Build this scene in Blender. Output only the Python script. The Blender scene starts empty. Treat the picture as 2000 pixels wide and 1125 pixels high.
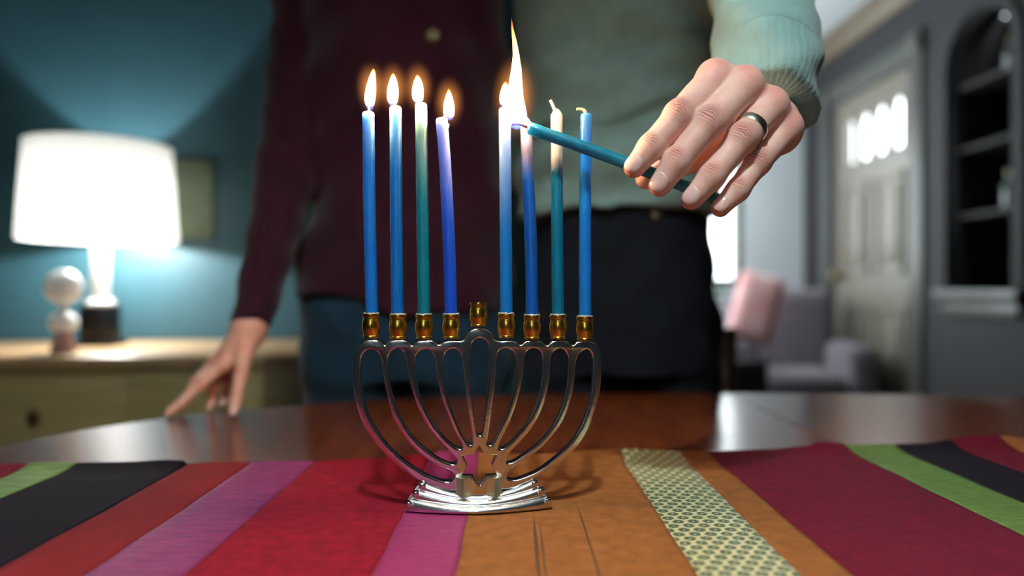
import bpy, bmesh, math, random
import numpy as np
from mathutils import Vector, Matrix, noise

random.seed(7)
rng = np.random.default_rng(7)
SC = bpy.context.scene
COL = SC.collection
R = math.radians

# ------------------------------------------------------------------ camera
F = 1400.0                       # focal length in pixels of the 2000-wide frame
CAMZ = 0.907
TBL = 0.744                      # height of the cloth surface
cam_d = bpy.data.cameras.new('camera')
cam = bpy.data.objects.new('camera', cam_d)
COL.objects.link(cam)
cam.location = (0, 0, CAMZ)
cam.rotation_euler = (R(90), 0, 0)
cam_d.sensor_width = 36.0
cam_d.lens = 36.0 * F / 2000.0
cam_d.clip_start = 0.02
cam_d.dof.use_dof = True
cam_d.dof.focus_distance = 0.522
cam_d.dof.aperture_fstop = 2.1
SC.camera = cam

# ------------------------------------------------------------------ world
wd = bpy.data.worlds.new('world')
SC.world = wd
wd.use_nodes = True
bg = wd.node_tree.nodes['Background']
bg.inputs[0].default_value = (0.86, 0.96, 1.0, 1)
bg.inputs[1].default_value = 7.0

# ------------------------------------------------------------------ exposure
vs = SC.view_settings
vs.view_transform = 'Standard'
vs.look = 'None'
vs.exposure = 0.0
vs.gamma = 1.0
vs.use_curve_mapping = False
SC.cycles.max_bounces = 8
SC.cycles.sample_clamp_indirect = 6.0

# ------------------------------------------------------------------ fill daylight (area lamp at an added, unseen side window)
def area(name, loc, rot, sx, sy, power, col):
    l = bpy.data.lights.new(name, 'AREA')
    l.shape = 'RECTANGLE'; l.size = sx; l.size_y = sy; l.energy = power; l.color = col
    o = bpy.data.objects.new(name, l); COL.objects.link(o)
    o.location = loc; o.rotation_euler = rot
    return o
area('added_side_window_fill', (0.24, 4.20, 1.55), (R(90), 0, R(-90)), 1.0, 1.3, 42.0, (0.88, 0.96, 1.0))

PENDANT = (-0.02, -0.07, 1.86)
PENDANT_W = 33.0
LAMP_W = 76.0
FLAME_W = 0.42
BIG_FLAME_W = 0.34

# ------------------------------------------------------------------ helpers
def W(px, py, d):
    """measured pixel + distance -> world point"""
    return Vector(((px - 1000) / F * d, d, CAMZ - (py - 562.5) / F * d))

def lin(r, g, b):
    f = lambda c: (c / 255 / 12.92) if c / 255 <= 0.04045 else ((c / 255 + 0.055) / 1.055) ** 2.4
    return (f(r), f(g), f(b), 1.0)

def tag(o, label=None, cat=None, group=None, kind=None):
    if label: o['label'] = label
    if cat: o['category'] = cat
    if group: o['group'] = group
    if kind: o['kind'] = kind
    return o

def empty(name, loc=(0, 0, 0), rz=0.0):
    o = bpy.data.objects.new(name, None)
    COL.objects.link(o)
    o.location = loc; o.rotation_euler = (0, 0, rz); o.empty_display_size = 0.05
    return o

def link(name, me, mat, parent=None, smooth=True):
    o = bpy.data.objects.new(name, me)
    COL.objects.link(o)
    if mat is not None:
        me.materials.clear(); me.materials.append(mat)
    if smooth and len(me.polygons):
        me.polygons.foreach_set('use_smooth', [True] * len(me.polygons))
    if parent is not None: o.parent = parent
    return o

def auto(o, ang=40):
    """split shading at sharp edges"""
    bm = bmesh.new(); bm.from_mesh(o.data)
    for e in bm.edges:
        e.smooth = not (len(e.link_faces) == 2 and e.calc_face_angle(0) > R(ang))
    bm.to_mesh(o.data); bm.free()
    return o

def pyd(name, verts, faces):
    me = bpy.data.meshes.new(name)
    me.from_pydata([tuple(v) for v in verts], [], [tuple(int(i) for i in f) for f in faces])
    me.update()
    return me

class MB:
    """collects shapes into one mesh"""
    def __init__(s): s.bm = bmesh.new()
    def box(s, lo, hi, bev=0.0, seg=2, M=None):
        lo = Vector(lo); hi = Vector(hi)
        r = bmesh.ops.create_cube(s.bm, size=1.0)
        vs_ = r['verts']
        for v in vs_:
            v.co = Vector([(lo[i] + hi[i]) / 2 + v.co[i] * (hi[i] - lo[i]) for i in range(3)])
        if bev > 0:
            es = list({e for v in vs_ for e in v.link_edges})
            rr = bmesh.ops.bevel(s.bm, geom=es, offset=bev, segments=seg, affect='EDGES', profile=0.5)
            vs_ = list({v for f in rr['faces'] for v in f.verts} | {v for v in vs_ if v.is_valid})
        if M is not None:
            for v in vs_: v.co = M @ v.co
        return s
    def lathe(s, prof, seg=32, c=(0, 0, 0), M=None, cap=True):
        rings = []
        for r, z in prof:
            rings.append([s.bm.verts.new(Vector((c[0] + r * math.cos(2 * math.pi * k / seg), c[1] + r * math.sin(2 * math.pi * k / seg), c[2] + z))) for k in range(seg)])
        for a, b in zip(rings[:-1], rings[1:]):
            for k in range(seg):
                s.bm.faces.new((a[k], a[(k + 1) % seg], b[(k + 1) % seg], b[k]))
        if cap and prof[0][0] > 0: s.bm.faces.new(rings[0][::-1])
        if cap and prof[-1][0] > 0: s.bm.faces.new(rings[-1])
        if M is not None:
            for rg in rings:
                for v in rg: v.co = M @ v.co
        return s
    def tube(s, pts, rad, seg=14, cap=True):
        pts = [Vector(p) for p in pts]
        n = len(pts)
        rad = rad if hasattr(rad, '__len__') else [rad] * n
        up = None; rings = []
        for i, p in enumerate(pts):
            t = (pts[min(i + 1, n - 1)] - pts[max(i - 1, 0)]).normalized()
            if up is None:
                up = t.orthogonal().normalized()
            up = (up - t * up.dot(t)).normalized()
            b = t.cross(up)
            rings.append([s.bm.verts.new(p + (up * math.cos(2 * math.pi * k / seg) + b * math.sin(2 * math.pi * k / seg)) * rad[i]) for k in range(seg)])
        for a, b in zip(rings[:-1], rings[1:]):
            for k in range(seg):
                s.bm.faces.new((a[k], a[(k + 1) % seg], b[(k + 1) % seg], b[k]))
        if cap:
            s.bm.faces.new(rings[0][::-1]); s.bm.faces.new(rings[-1])
        return s
    def prism(s, poly, z0, z1, M=None):
        a = [s.bm.verts.new((x, y, z0)) for x, y in poly]; b = [s.bm.verts.new((x, y, z1)) for x, y in poly]
        n = len(poly)
        s.bm.faces.new(a[::-1]); s.bm.faces.new(b)
        for k in range(n): s.bm.faces.new((a[k], a[(k + 1) % n], b[(k + 1) % n], b[k]))
        if M is not None:
            for v in a + b: v.co = M @ v.co
        return s
    def build(s, name, mat, parent=None, smooth=True, ang=40):
        bmesh.ops.recalc_face_normals(s.bm, faces=s.bm.faces)
        me = bpy.data.meshes.new(name); s.bm.to_mesh(me); s.bm.free()
        o = link(name, me, mat, parent, smooth)
        if smooth: auto(o, ang)
        return o

def catmull(pts, n=6, closed=True):
    pts = [np.array(p, float) for p in pts]; m = len(pts); out = []
    rngk = range(m) if closed else range(m - 1)
    for i in rngk:
        if closed: p0, p1, p2, p3 = pts[i - 1], pts[i], pts[(i + 1) % m], pts[(i + 2) % m]
        else: p0, p1, p2, p3 = pts[max(i - 1, 0)], pts[i], pts[i + 1], pts[min(i + 2, m - 1)]
        for k in range(n):
            t = k / n
            out.append(0.5 * ((2 * p1) + (-p0 + p2) * t + (2 * p0 - 5 * p1 + 4 * p2 - p3) * t * t + (-p0 + 3 * p1 - 3 * p2 + p3) * t ** 3))
    if not closed: out.append(pts[-1])
    return out

def plate(name, loops, half, bevel=0.0, res=3):
    """flat plate with holes: 2-D loops -> mesh in XY, thickness 2*half along Z"""
    cu = bpy.data.curves.new(name, 'CURVE'); cu.dimensions = '2D'; cu.fill_mode = 'BOTH'
    for lp in loops:
        sp = cu.splines.new('POLY'); sp.points.add(len(lp) - 1)
        for q, (x, y) in zip(sp.points, lp): q.co = (x, y, 0, 1)
        sp.use_cyclic_u = True
    cu.extrude = half - bevel; cu.bevel_depth = bevel; cu.bevel_resolution = res; cu.offset = -bevel
    o = bpy.data.objects.new(name, cu); COL.objects.link(o)
    dg = bpy.context.evaluated_depsgraph_get()
    me = bpy.data.meshes.new_from_object(o.evaluated_get(dg))
    bpy.data.objects.remove(o); bpy.data.curves.remove(cu)
    me.name = name
    return me

def remap(me, fn):
    for v in me.vertices: v.co = fn(v.co)
    bm = bmesh.new(); bm.from_mesh(me)
    bmesh.ops.remove_doubles(bm, verts=bm.verts, dist=1e-6)
    bmesh.ops.recalc_face_normals(bm, faces=bm.faces)
    bm.to_mesh(me); bm.free()
    return me

# ---- signed-distance modelling (smooth unions, meshed with surface nets)
def smin(a, b, k):
    h = np.maximum(k - np.abs(a - b), 0) / k
    return np.minimum(a, b) - h * h * k * 0.25

def rcone(P, a, b, r1, r2):
    a = np.array(a, np.float32); b = np.array(b, np.float32)
    ba = b - a; L2 = float(ba @ ba) + 1e-12
    x, y, z = P[0] - a[0], P[1] - a[1], P[2] - a[2]
    t = np.clip((x * ba[0] + y * ba[1] + z * ba[2]) / L2, 0, 1)
    d = np.sqrt((x - t * ba[0]) ** 2 + (y - t * ba[1]) ** 2 + (z - t * ba[2]) ** 2)
    return d - (r1 + (r2 - r1) * t)

def ellip(P, c, r, M=None):
    x, y, z = P[0] - c[0], P[1] - c[1], P[2] - c[2]
    if M is not None:
        x, y, z = (M[0][0] * x + M[0][1] * y + M[0][2] * z, M[1][0] * x + M[1][1] * y + M[1][2] * z, M[2][0] * x + M[2][1] * y + M[2][2] * z)
    k = np.sqrt((x / r[0]) ** 2 + (y / r[1]) ** 2 + (z / r[2]) ** 2)
    return (k - 1) * min(r)

def eloft(P, rows, zlo, zhi):
    """vertical loft of ellipses; rows of (z, cx, cy, rx, ry)"""
    rows = np.array(sorted(rows), float); z = P[2]
    g = lambda j: np.interp(z, rows[:, 0], rows[:, j]).astype(np.float32)
    cx, cy, rx, ry = g(1), g(2), g(3), g(4)
    k = np.sqrt(((P[0] - cx) / rx) ** 2 + ((P[1] - cy) / ry) ** 2)
    d = (k - 1) * np.minimum(rx, ry)
    return np.maximum(d, np.maximum(zlo - z, z - zhi))

def sdf_mesh(name, fn, lo, hi, h):
    ax = [np.arange(lo[i], hi[i] + h, h, dtype=np.float32) for i in range(3)]
    P = (ax[0][:, None, None], ax[1][None, :, None], ax[2][None, None, :])
    Fv = np.ascontiguousarray(np.broadcast_to(fn(P), tuple(len(a) for a in ax)))
    S = Fv < 0
    sl = [slice(0, -1), slice(1, None)]
    cnt = np.zeros([n - 1 for n in Fv.shape], np.int8)
    for i in (0, 1):
        for j in (0, 1):
            for k in (0, 1): cnt += S[sl[i], sl[j], sl[k]]
    act = (cnt > 0) & (cnt < 8)
    I, J, K = np.nonzero(act)
    idx = -np.ones(act.shape, np.int64); idx[I, J, K] = np.arange(len(I))
    corner = {(i, j, k): Fv[I + i, J + j, K + k] for i in (0, 1) for j in (0, 1) for k in (0, 1)}
    acc = np.zeros((len(I), 3)); num = np.zeros(len(I))
    for c in corner:
        for a in range(3):
            if c[a] == 0:
                c2 = list(c); c2[a] = 1; c2 = tuple(c2)
                va, vb = corner[c], corner[c2]
                m = (va < 0) != (vb < 0)
                t = np.where(m, va / np.where(m, va - vb, 1), 0)
                p = np.array(c, float)[None, :].repeat(len(I), 0); p[:, a] += t
                acc[m] += p[m]; num[m] += 1
    V = (np.stack([I, J, K], 1) + acc / num[:, None]) * h + np.array(lo)
    faces = []
    for a in range(3):
        s0 = [slice(None)] * 3; s1 = [slice(None)] * 3; s0[a] = sl[0]; s1[a] = sl[1]
        X = S[tuple(s0)]; Y = S[tuple(s1)]
        ch = X != Y
        b, c = [(1, 2), (2, 0), (0, 1)][a]
        e = np.argwhere(ch)
        e = e[(e[:, b] > 0) & (e[:, c] > 0) & (e[:, b] < act.shape[b]) & (e[:, c] < act.shape[c])]
        def cell(db, dc):
            q = e.copy(); q[:, b] += db; q[:, c] += dc
            return idx[q[:, 0], q[:, 1], q[:, 2]]
        q = np.stack([cell(-1, -1), cell(0, -1), cell(0, 0), cell(-1, 0)], 1)
        pos = X[e[:, 0], e[:, 1], e[:, 2]]
        q[~pos] = q[~pos][:, ::-1]
        faces.append(q)
    FQ = np.concatenate(faces)
    return V, FQ

def np_mesh(name, V, Q):
    me = bpy.data.meshes.new(name)
    me.vertices.add(len(V)); me.vertices.foreach_set('co', V.astype(np.float32).ravel())
    me.loops.add(len(Q) * 4); me.loops.foreach_set('vertex_index', Q.astype(np.int32).ravel())
    me.polygons.add(len(Q)); me.polygons.foreach_set('loop_start', np.arange(0, len(Q) * 4, 4, dtype=np.int32))
    me.update(calc_edges=True); me.validate()
    return me

def relax(V, Q, it=2, lam=0.5):
    e = np.concatenate([Q[:, [0, 1]], Q[:, [1, 2]], Q[:, [2, 3]], Q[:, [3, 0]]])
    for _ in range(it):
        s = np.zeros_like(V); n = np.zeros(len(V))
        for d in range(3):
            s[:, d] = np.bincount(e[:, 0], V[e[:, 1], d], len(V)) + np.bincount(e[:, 1], V[e[:, 0], d], len(V))
        n = np.bincount(e[:, 0], minlength=len(V)) + np.bincount(e[:, 1], minlength=len(V))
        V = V + lam * (s / np.maximum(n, 1)[:, None] - V)
    return V

# ------------------------------------------------------------------ materials
def mat(name, col, rough=0.5, metal=0.0, spec=0.5, noise_s=0.0, noise_amt=0.0, bump=0.0, bump_s=200.0, sheen=0.0, sss=0.0,
        sss_r=(1, .4, .25), sss_scale=0.005, coat=0.0, emit=None, stretch=(1, 1, 1), col2=None):
    m = bpy.data.materials.new(name); m.use_nodes = True
    nt = m.node_tree; n = nt.nodes; L = nt.links
    b = n['Principled BSDF']
    b.inputs['Base Color'].default_value = col
    b.inputs['Roughness'].default_value = rough
    b.inputs['Metallic'].default_value = metal
    b.inputs['Specular IOR Level'].default_value = spec
    b.inputs['Sheen Weight'].default_value = sheen
    b.inputs['Coat Weight'].default_value = coat
    b.inputs['Coat Roughness'].default_value = 0.12
    if sss:
        b.inputs['Subsurface Weight'].default_value = sss
        b.inputs['Subsurface Radius'].default_value = sss_r
        b.inputs['Subsurface Scale'].default_value = sss_scale
    tc = n.new('ShaderNodeTexCoord'); mp = n.new('ShaderNodeMapping')
    mp.inputs['Scale'].default_value = stretch
    L.new(tc.outputs['Object'], mp.inputs['Vector'])
    if noise_amt > 0:
        nz = n.new('ShaderNodeTexNoise'); nz.inputs['Scale'].default_value = noise_s; nz.inputs['Detail'].default_value = 5
        L.new(mp.outputs[0], nz.inputs['Vector'])
        rp = n.new('ShaderNodeMapRange'); rp.inputs['From Min'].default_value = 0.3; rp.inputs['From Max'].default_value = 0.7
        L.new(nz.outputs['Fac'], rp.inputs['Value'])
        mx = n.new('ShaderNodeMix'); mx.data_type = 'RGBA'
        c2 = col2 or tuple(c * (1 - noise_amt) for c in col[:3]) + (1,)
        mx.inputs['A'].default_value = col; mx.inputs['B'].default_value = c2
        L.new(rp.outputs[0], mx.inputs['Factor']); L.new(mx.outputs['Result'], b.inputs['Base Color'])
    if bump > 0:
        nb = n.new('ShaderNodeTexNoise'); nb.inputs['Scale'].default_value = bump_s; nb.inputs['Detail'].default_value = 4
        L.new(mp.outputs[0], nb.inputs['Vector'])
        bp = n.new('ShaderNodeBump'); bp.inputs['Strength'].default_value = bump; bp.inputs['Distance'].default_value = 0.002
        L.new(nb.outputs['Fac'], bp.inputs['Height']); L.new(bp.outputs[0], b.inputs['Normal'])
    if emit:
        b.inputs['Emission Color'].default_value = emit[0]; b.inputs['Emission Strength'].default_value = emit[1]
    return m

M = {}
M['teal'] = mat('teal_paint', lin(48, 88, 100), 0.5, noise_s=6, noise_amt=0.12, bump=0.15, bump_s=120)
M['white_wall'] = mat('white_plaster', lin(214, 220, 222), 0.8, noise_s=4, noise_amt=0.06, bump=0.1, bump_s=90)
M['grey_wall'] = mat('grey_paint', lin(38, 38, 40), 0.8, noise_s=4, noise_amt=0.08, bump=0.1, bump_s=90)
M['dark_wall'] = mat('deep_teal_paint', lin(26, 44, 52), 0.8, noise_s=4, noise_amt=0.1)
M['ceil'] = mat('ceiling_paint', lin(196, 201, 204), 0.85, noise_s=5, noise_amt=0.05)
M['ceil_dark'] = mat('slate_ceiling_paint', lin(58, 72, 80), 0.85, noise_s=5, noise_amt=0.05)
M['crown'] = mat('tan_moulding', lin(106, 93, 74), 0.5, noise_s=9, noise_amt=0.15)
M['trim'] = mat('trim_paint', lin(72, 74, 70), 0.4, noise_s=20, noise_amt=0.06)
M['door'] = mat('door_paint', lin(116, 109, 98), 0.4, noise_s=20, noise_amt=0.06)
M['floor'] = mat('floor_wood', lin(92, 62, 42), 0.35, noise_s=5, noise_amt=0.5, stretch=(8, 1, 1))
M['niche'] = mat('niche_paint', lin(24, 23, 26), 0.7, noise_s=6, noise_amt=0.1)
M['glass'] = mat('pane_glass', (1, 1, 1, 1), 0.02)
M['glass'].node_tree.nodes['Principled BSDF'].inputs['Transmission Weight'].default_value = 1.0
M['glass'].node_tree.nodes['Principled BSDF'].inputs['IOR'].default_value = 1.02
M['table'] = mat('dark_polished_wood', lin(136, 66, 32), 0.2, noise_s=7, noise_amt=0.5, stretch=(14, 1.2, 1), coat=0.0, bump=0.02, bump_s=60)
M['oak'] = mat('olive_oak', lin(196, 178, 124), 0.45, noise_s=5, noise_amt=0.25, stretch=(1.5, 8, 12))
M['oak_top'] = mat('tan_oak_top', lin(190, 158, 116), 0.35, noise_s=5, noise_amt=0.25, stretch=(1.5, 10, 10))
M['chair'] = mat('chair_wood', lin(96, 70, 40), 0.4, noise_s=8, noise_amt=0.4, stretch=(6, 6, 1))
M['chrome'] = mat('polished_silver', (0.80, 0.82, 0.82, 1), 0.14, metal=1.0, noise_s=60, noise_amt=0.18, bump=0.05, bump_s=160)
M['satin'] = mat('satin_silver', (0.86, 0.89, 0.90, 1), 0.27, metal=1.0, noise_s=60, noise_amt=0.15, bump=0.05, bump_s=160)
M['brass'] = mat('polished_brass', lin(226, 184, 76), 0.27, metal=1.0, noise_s=90, noise_amt=0.2, bump=0.03, bump_s=200)
M['ring'] = mat('white_gold', (0.82, 0.84, 0.76, 1), 0.28, metal=1.0)
M['darkmetal'] = mat('dark_metal', lin(30, 30, 34), 0.4, metal=0.6)
M['brassdull'] = mat('aged_brass', lin(150, 130, 84), 0.35, metal=0.9)
M['darkbrass'] = mat('tarnished_brass', lin(84, 76, 56), 0.5, metal=0.7)
M['porcelain'] = mat('white_porcelain', lin(236, 238, 236), 0.2, coat=0.3)
M['enamel'] = mat('white_enamel', lin(244, 244, 240), 0.5)
M['silver'] = mat('brushed_silver', (0.9, 0.92, 0.92, 1), 0.3, metal=1.0)
M['palegold'] = mat('pale_gold', (0.92, 0.86, 0.60, 1), 0.32, metal=1.0)
M['pinkceramic'] = mat('pink_ceramic', lin(190, 150, 148), 0.35)
M['foil'] = mat('crumpled_foil_wax', lin(232, 232, 236), 0.3, metal=0.55, bump=0.6, bump_s=900)
M['wick'] = mat('cotton_wick', lin(236, 226, 186), 0.9, bump=0.4, bump_s=2500)
M['wick_burnt'] = mat('burnt_wick', lin(120, 84, 66), 0.9, bump=0.4, bump_s=2500)
M['nail'] = mat('fingernail', lin(232, 190, 184), 0.24, coat=0.25, sss=0.2, sss_scale=0.002)
M['leaf'] = mat('leaf_green', lin(58, 104, 66), 0.45, noise_s=30, noise_amt=0.4)
M['pot'] = mat('plant_pot', lin(120, 92, 74), 0.6)
M['lilac'] = mat('lilac_upholstery', lin(120, 112, 120), 0.9, noise_s=14, noise_amt=0.15, bump=0.3, bump_s=400, sheen=0.3)
M['pink'] = mat('pink_fabric', lin(232, 188, 186), 0.9, noise_s=9, noise_amt=0.2, col2=lin(222, 150, 146), sheen=0.3)
M['black'] = mat('black_leather', lin(26, 26, 28), 0.5)
M['shoe'] = mat('shoe_leather', lin(40, 34, 30), 0.45)
M['hair1'] = mat('dark_hair', lin(30, 22, 20), 0.5, bump=0.8, bump_s=120, stretch=(8, 8, 1))
M['hair2'] = mat('brown_hair', lin(60, 44, 34), 0.5, bump=0.8, bump_s=120, stretch=(8, 8, 1))
M['eye'] = mat('eye', lin(230, 230, 228), 0.15)
M['picture'] = mat('olive_canvas', lin(104, 116, 92), 0.6, noise_s=12, noise_amt=0.35)
M['bulb'] = mat('lit_bulb', (1, 1, 1, 1), 0.4, emit=((1.0, 0.97, 0.92, 1), 30.0))
M['bottle'] = mat('dim_glassware', lin(56, 68, 64), 0.2)

def fabric(name, col, rough=0.85, amt=0.2, ns=40, bump=0.35, bs=900, sheen=0.0, stretch=(1, 1, 1), col2=None):
    return mat(name, col, rough, noise_s=ns, noise_amt=amt, bump=bump, bump_s=bs, sheen=sheen, stretch=stretch, col2=col2, spec=0.15)
M['crimson'] = fabric('crimson_velvet', lin(134, 15, 38), 0.85, 0.35, 110, sheen=0.0)
M['crimson2'] = fabric('wine_velvet', lin(104, 16, 40), 0.85, 0.35, 110, sheen=0.0)
M['magenta'] = fabric('magenta_satin', lin(160, 54, 106), 0.55, 0.35, 26, 0.6, 60, stretch=(2, 14, 1))
M['purple'] = fabric('purple_satin', lin(142, 56, 108), 0.55, 0.45, 22, 0.6, 60, stretch=(2, 14, 1))
M['ochre'] = fabric('ochre_suede', lin(152, 94, 50), 0.9, 0.32, 90)
M['green'] = fabric('leaf_green_satin', lin(106, 136, 68), 0.6, 0.35, 24, 0.5, 60, stretch=(3, 9, 1))
M['dark'] = fabric('aubergine_cotton', lin(22, 13, 25), 0.85, 0.3, 20, sheen=0.0)
M['red'] = fabric('brick_red_suede', lin(118, 28, 34), 0.85, 0.25, 30)
M['jeans_m'] = fabric('black_denim', lin(20, 25, 34), 0.9, 0.3, 60, 0.4, 900, sheen=0.0)
M['jeans_w'] = fabric('blue_denim', lin(20, 46, 64), 0.9, 0.3, 60, 0.4, 900, sheen=0.05)
M['maroon'] = fabric('maroon_knit', lin(44, 10, 27), 0.9, 0.2, 50, 0.4, 500, sheen=0.1)

def knit_mat():
    m = fabric('sage_knit', lin(130, 164, 162), 0.95, 0.16, 40, 0.0, sheen=0.15)
    nt = m.node_tree; n = nt.nodes; L = nt.links; b = n['Principled BSDF']
    at = n.new('ShaderNodeAttribute'); at.attribute_name = 'rib'
    s = n.new('ShaderNodeMath'); s.operation = 'SINE'; L.new(at.outputs['Fac'], s.inputs[0])
    nz = n.new('ShaderNodeTexNoise'); nz.inputs['Scale'].default_value = 700
    tc = n.new('ShaderNodeTexCoord'); L.new(tc.outputs['Object'], nz.inputs['Vector'])
    ad = n.new('ShaderNodeMath'); ad.operation = 'MULTIPLY_ADD'; L.new(s.outputs[0], ad.inputs[0]); ad.inputs[1].default_value = 0.2
    L.new(nz.outputs['Fac'], ad.inputs[2])
    bp = n.new('ShaderNodeBump'); bp.inputs['Strength'].default_value = 0.5; bp.inputs['Distance'].default_value = 0.0015
    L.new(ad.outputs[0], bp.inputs['Height']); L.new(bp.outputs[0], b.inputs['Normal'])
    return m
M['sage'] = knit_mat()

def skin_mat(name, base, red):
    m = bpy.data.materials.new(name); m.use_nodes = True
    nt = m.node_tree; n = nt.nodes; L = nt.links; b = n['Principled BSDF']
    b.inputs['Roughness'].default_value = 0.48; b.inputs['Specular IOR Level'].default_value = 0.45
    b.inputs['Subsurface Weight'].default_value = 0.35; b.inputs['Subsurface Radius'].default_value = (1.0, 0.32, 0.18)
    b.inputs['Subsurface Scale'].default_value = 0.006
    tc = n.new('ShaderNodeTexCoord')
    nz = n.new('ShaderNodeTexNoise'); nz.inputs['Scale'].default_value = 110; nz.inputs['Detail'].default_value = 6
    L.new(tc.outputs['Object'], nz.inputs['Vector'])
    ar = n.new('ShaderNodeAttribute'); ar.attribute_name = 'flush'
    mr = n.new('ShaderNodeMath'); mr.operation = 'MULTIPLY_ADD'; L.new(nz.outputs['Fac'], mr.inputs[0]); mr.inputs[1].default_value = 0.7
    L.new(ar.outputs['Fac'], mr.inputs[2])
    sb = n.new('ShaderNodeMath'); sb.operation = 'SUBTRACT'; sb.use_clamp = True; L.new(mr.outputs[0], sb.inputs[0]); sb.inputs[1].default_value = 0.28
    mx = n.new('ShaderNodeMix'); mx.data_type = 'RGBA'; mx.inputs['A'].default_value = base; mx.inputs['B'].default_value = red
    L.new(sb.outputs[0], mx.inputs['Factor']); L.new(mx.outputs['Result'], b.inputs['Base Color'])
    # joint creases: lines across the finger where the skin folds, with their shade painted in red-brown
    al = n.new('ShaderNodeAttribute'); al.attribute_name = 'along'
    kn = n.new('ShaderNodeAttribute'); kn.attribute_name = 'crease'
    n2 = n.new('ShaderNodeTexNoise'); n2.inputs['Scale'].default_value = 240; n2.inputs['Detail'].default_value = 3; L.new(tc.outputs['Object'], n2.inputs['Vector'])
    w = n.new('ShaderNodeMath'); w.operation = 'MULTIPLY_ADD'; L.new(n2.outputs['Fac'], w.inputs[0]); w.inputs[1].default_value = 5.0
    k = n.new('ShaderNodeMath'); k.operation = 'MULTIPLY'; L.new(al.outputs['Fac'], k.inputs[0]); k.inputs[1].default_value = 1500.0
    L.new(k.outputs[0], w.inputs[2])
    s = n.new('ShaderNodeMath'); s.operation = 'SINE'; L.new(w.outputs[0], s.inputs[0])
    ab = n.new('ShaderNodeMath'); ab.operation = 'ABSOLUTE'; L.new(s.outputs[0], ab.inputs[0])
    pw = n.new('ShaderNodeMath'); pw.operation = 'POWER'; L.new(ab.outputs[0], pw.inputs[0]); pw.inputs[1].default_value = 0.7
    cm = n.new('ShaderNodeMath'); cm.operation = 'MULTIPLY'; L.new(pw.outputs[0], cm.inputs[0]); L.new(kn.outputs['Fac'], cm.inputs[1])
    iv = n.new('ShaderNodeMath'); iv.operation = 'SUBTRACT'; iv.inputs[0].default_value = 1.0; L.new(pw.outputs[0], iv.inputs[1])
    ic = n.new('ShaderNodeMath'); ic.operation = 'MULTIPLY'; ic.use_clamp = True; L.new(iv.outputs[0], ic.inputs[0]); L.new(kn.outputs['Fac'], ic.inputs[1])
    mc = n.new('ShaderNodeMix'); mc.data_type = 'RGBA'; L.new(mx.outputs['Result'], mc.inputs['A']); mc.inputs['B'].default_value = lin(120, 62, 56)
    L.new(ic.outputs[0], mc.inputs['Factor']); L.new(mc.outputs['Result'], b.inputs['Base Color'])
    n3 = n.new('ShaderNodeTexNoise'); n3.inputs['Scale'].default_value = 1400; n3.inputs['Detail'].default_value = 3; L.new(tc.outputs['Object'], n3.inputs['Vector'])
    fin = n.new('ShaderNodeMath'); fin.operation = 'MULTIPLY_ADD'; L.new(n3.outputs['Fac'], fin.inputs[0]); fin.inputs[1].default_value = 0.22; L.new(cm.outputs[0], fin.inputs[2])
    bp = n.new('ShaderNodeBump'); bp.inputs['Strength'].default_value = 1.0; bp.inputs['Distance'].default_value = 0.0009
    L.new(fin.outputs[0], bp.inputs['Height']); L.new(bp.outputs[0], b.inputs['Normal'])
    return m
M['skin_m'] = skin_mat('fair_skin', lin(234, 192, 180), lin(218, 132, 122))
M['skin_w'] = skin_mat('light_skin', lin(228, 176, 156), lin(212, 124, 106))

def wax(name, col, tip=None):
    """dyed wax; tip = (pale colour, z where the painted glow on pale wax ends, z where it is full, amount) in the candle's own coordinates"""
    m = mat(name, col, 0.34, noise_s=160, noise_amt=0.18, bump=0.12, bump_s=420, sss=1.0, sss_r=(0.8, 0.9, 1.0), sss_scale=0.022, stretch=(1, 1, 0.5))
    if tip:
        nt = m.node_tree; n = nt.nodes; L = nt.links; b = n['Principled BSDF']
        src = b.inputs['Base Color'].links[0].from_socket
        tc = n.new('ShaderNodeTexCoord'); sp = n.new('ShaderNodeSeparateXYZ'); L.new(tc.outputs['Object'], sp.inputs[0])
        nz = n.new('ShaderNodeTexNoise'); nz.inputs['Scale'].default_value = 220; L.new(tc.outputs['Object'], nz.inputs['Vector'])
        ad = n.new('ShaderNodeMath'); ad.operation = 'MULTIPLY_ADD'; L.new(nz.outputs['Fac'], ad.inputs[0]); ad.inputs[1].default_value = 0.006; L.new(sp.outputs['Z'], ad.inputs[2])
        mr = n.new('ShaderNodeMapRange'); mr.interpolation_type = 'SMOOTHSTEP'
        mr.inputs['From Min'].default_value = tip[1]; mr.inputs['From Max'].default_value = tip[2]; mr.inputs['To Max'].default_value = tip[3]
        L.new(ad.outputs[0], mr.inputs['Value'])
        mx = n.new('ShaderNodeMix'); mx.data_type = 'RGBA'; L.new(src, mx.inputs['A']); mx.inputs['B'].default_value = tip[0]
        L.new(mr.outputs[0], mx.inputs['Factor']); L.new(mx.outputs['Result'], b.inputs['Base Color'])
    return m

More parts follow.
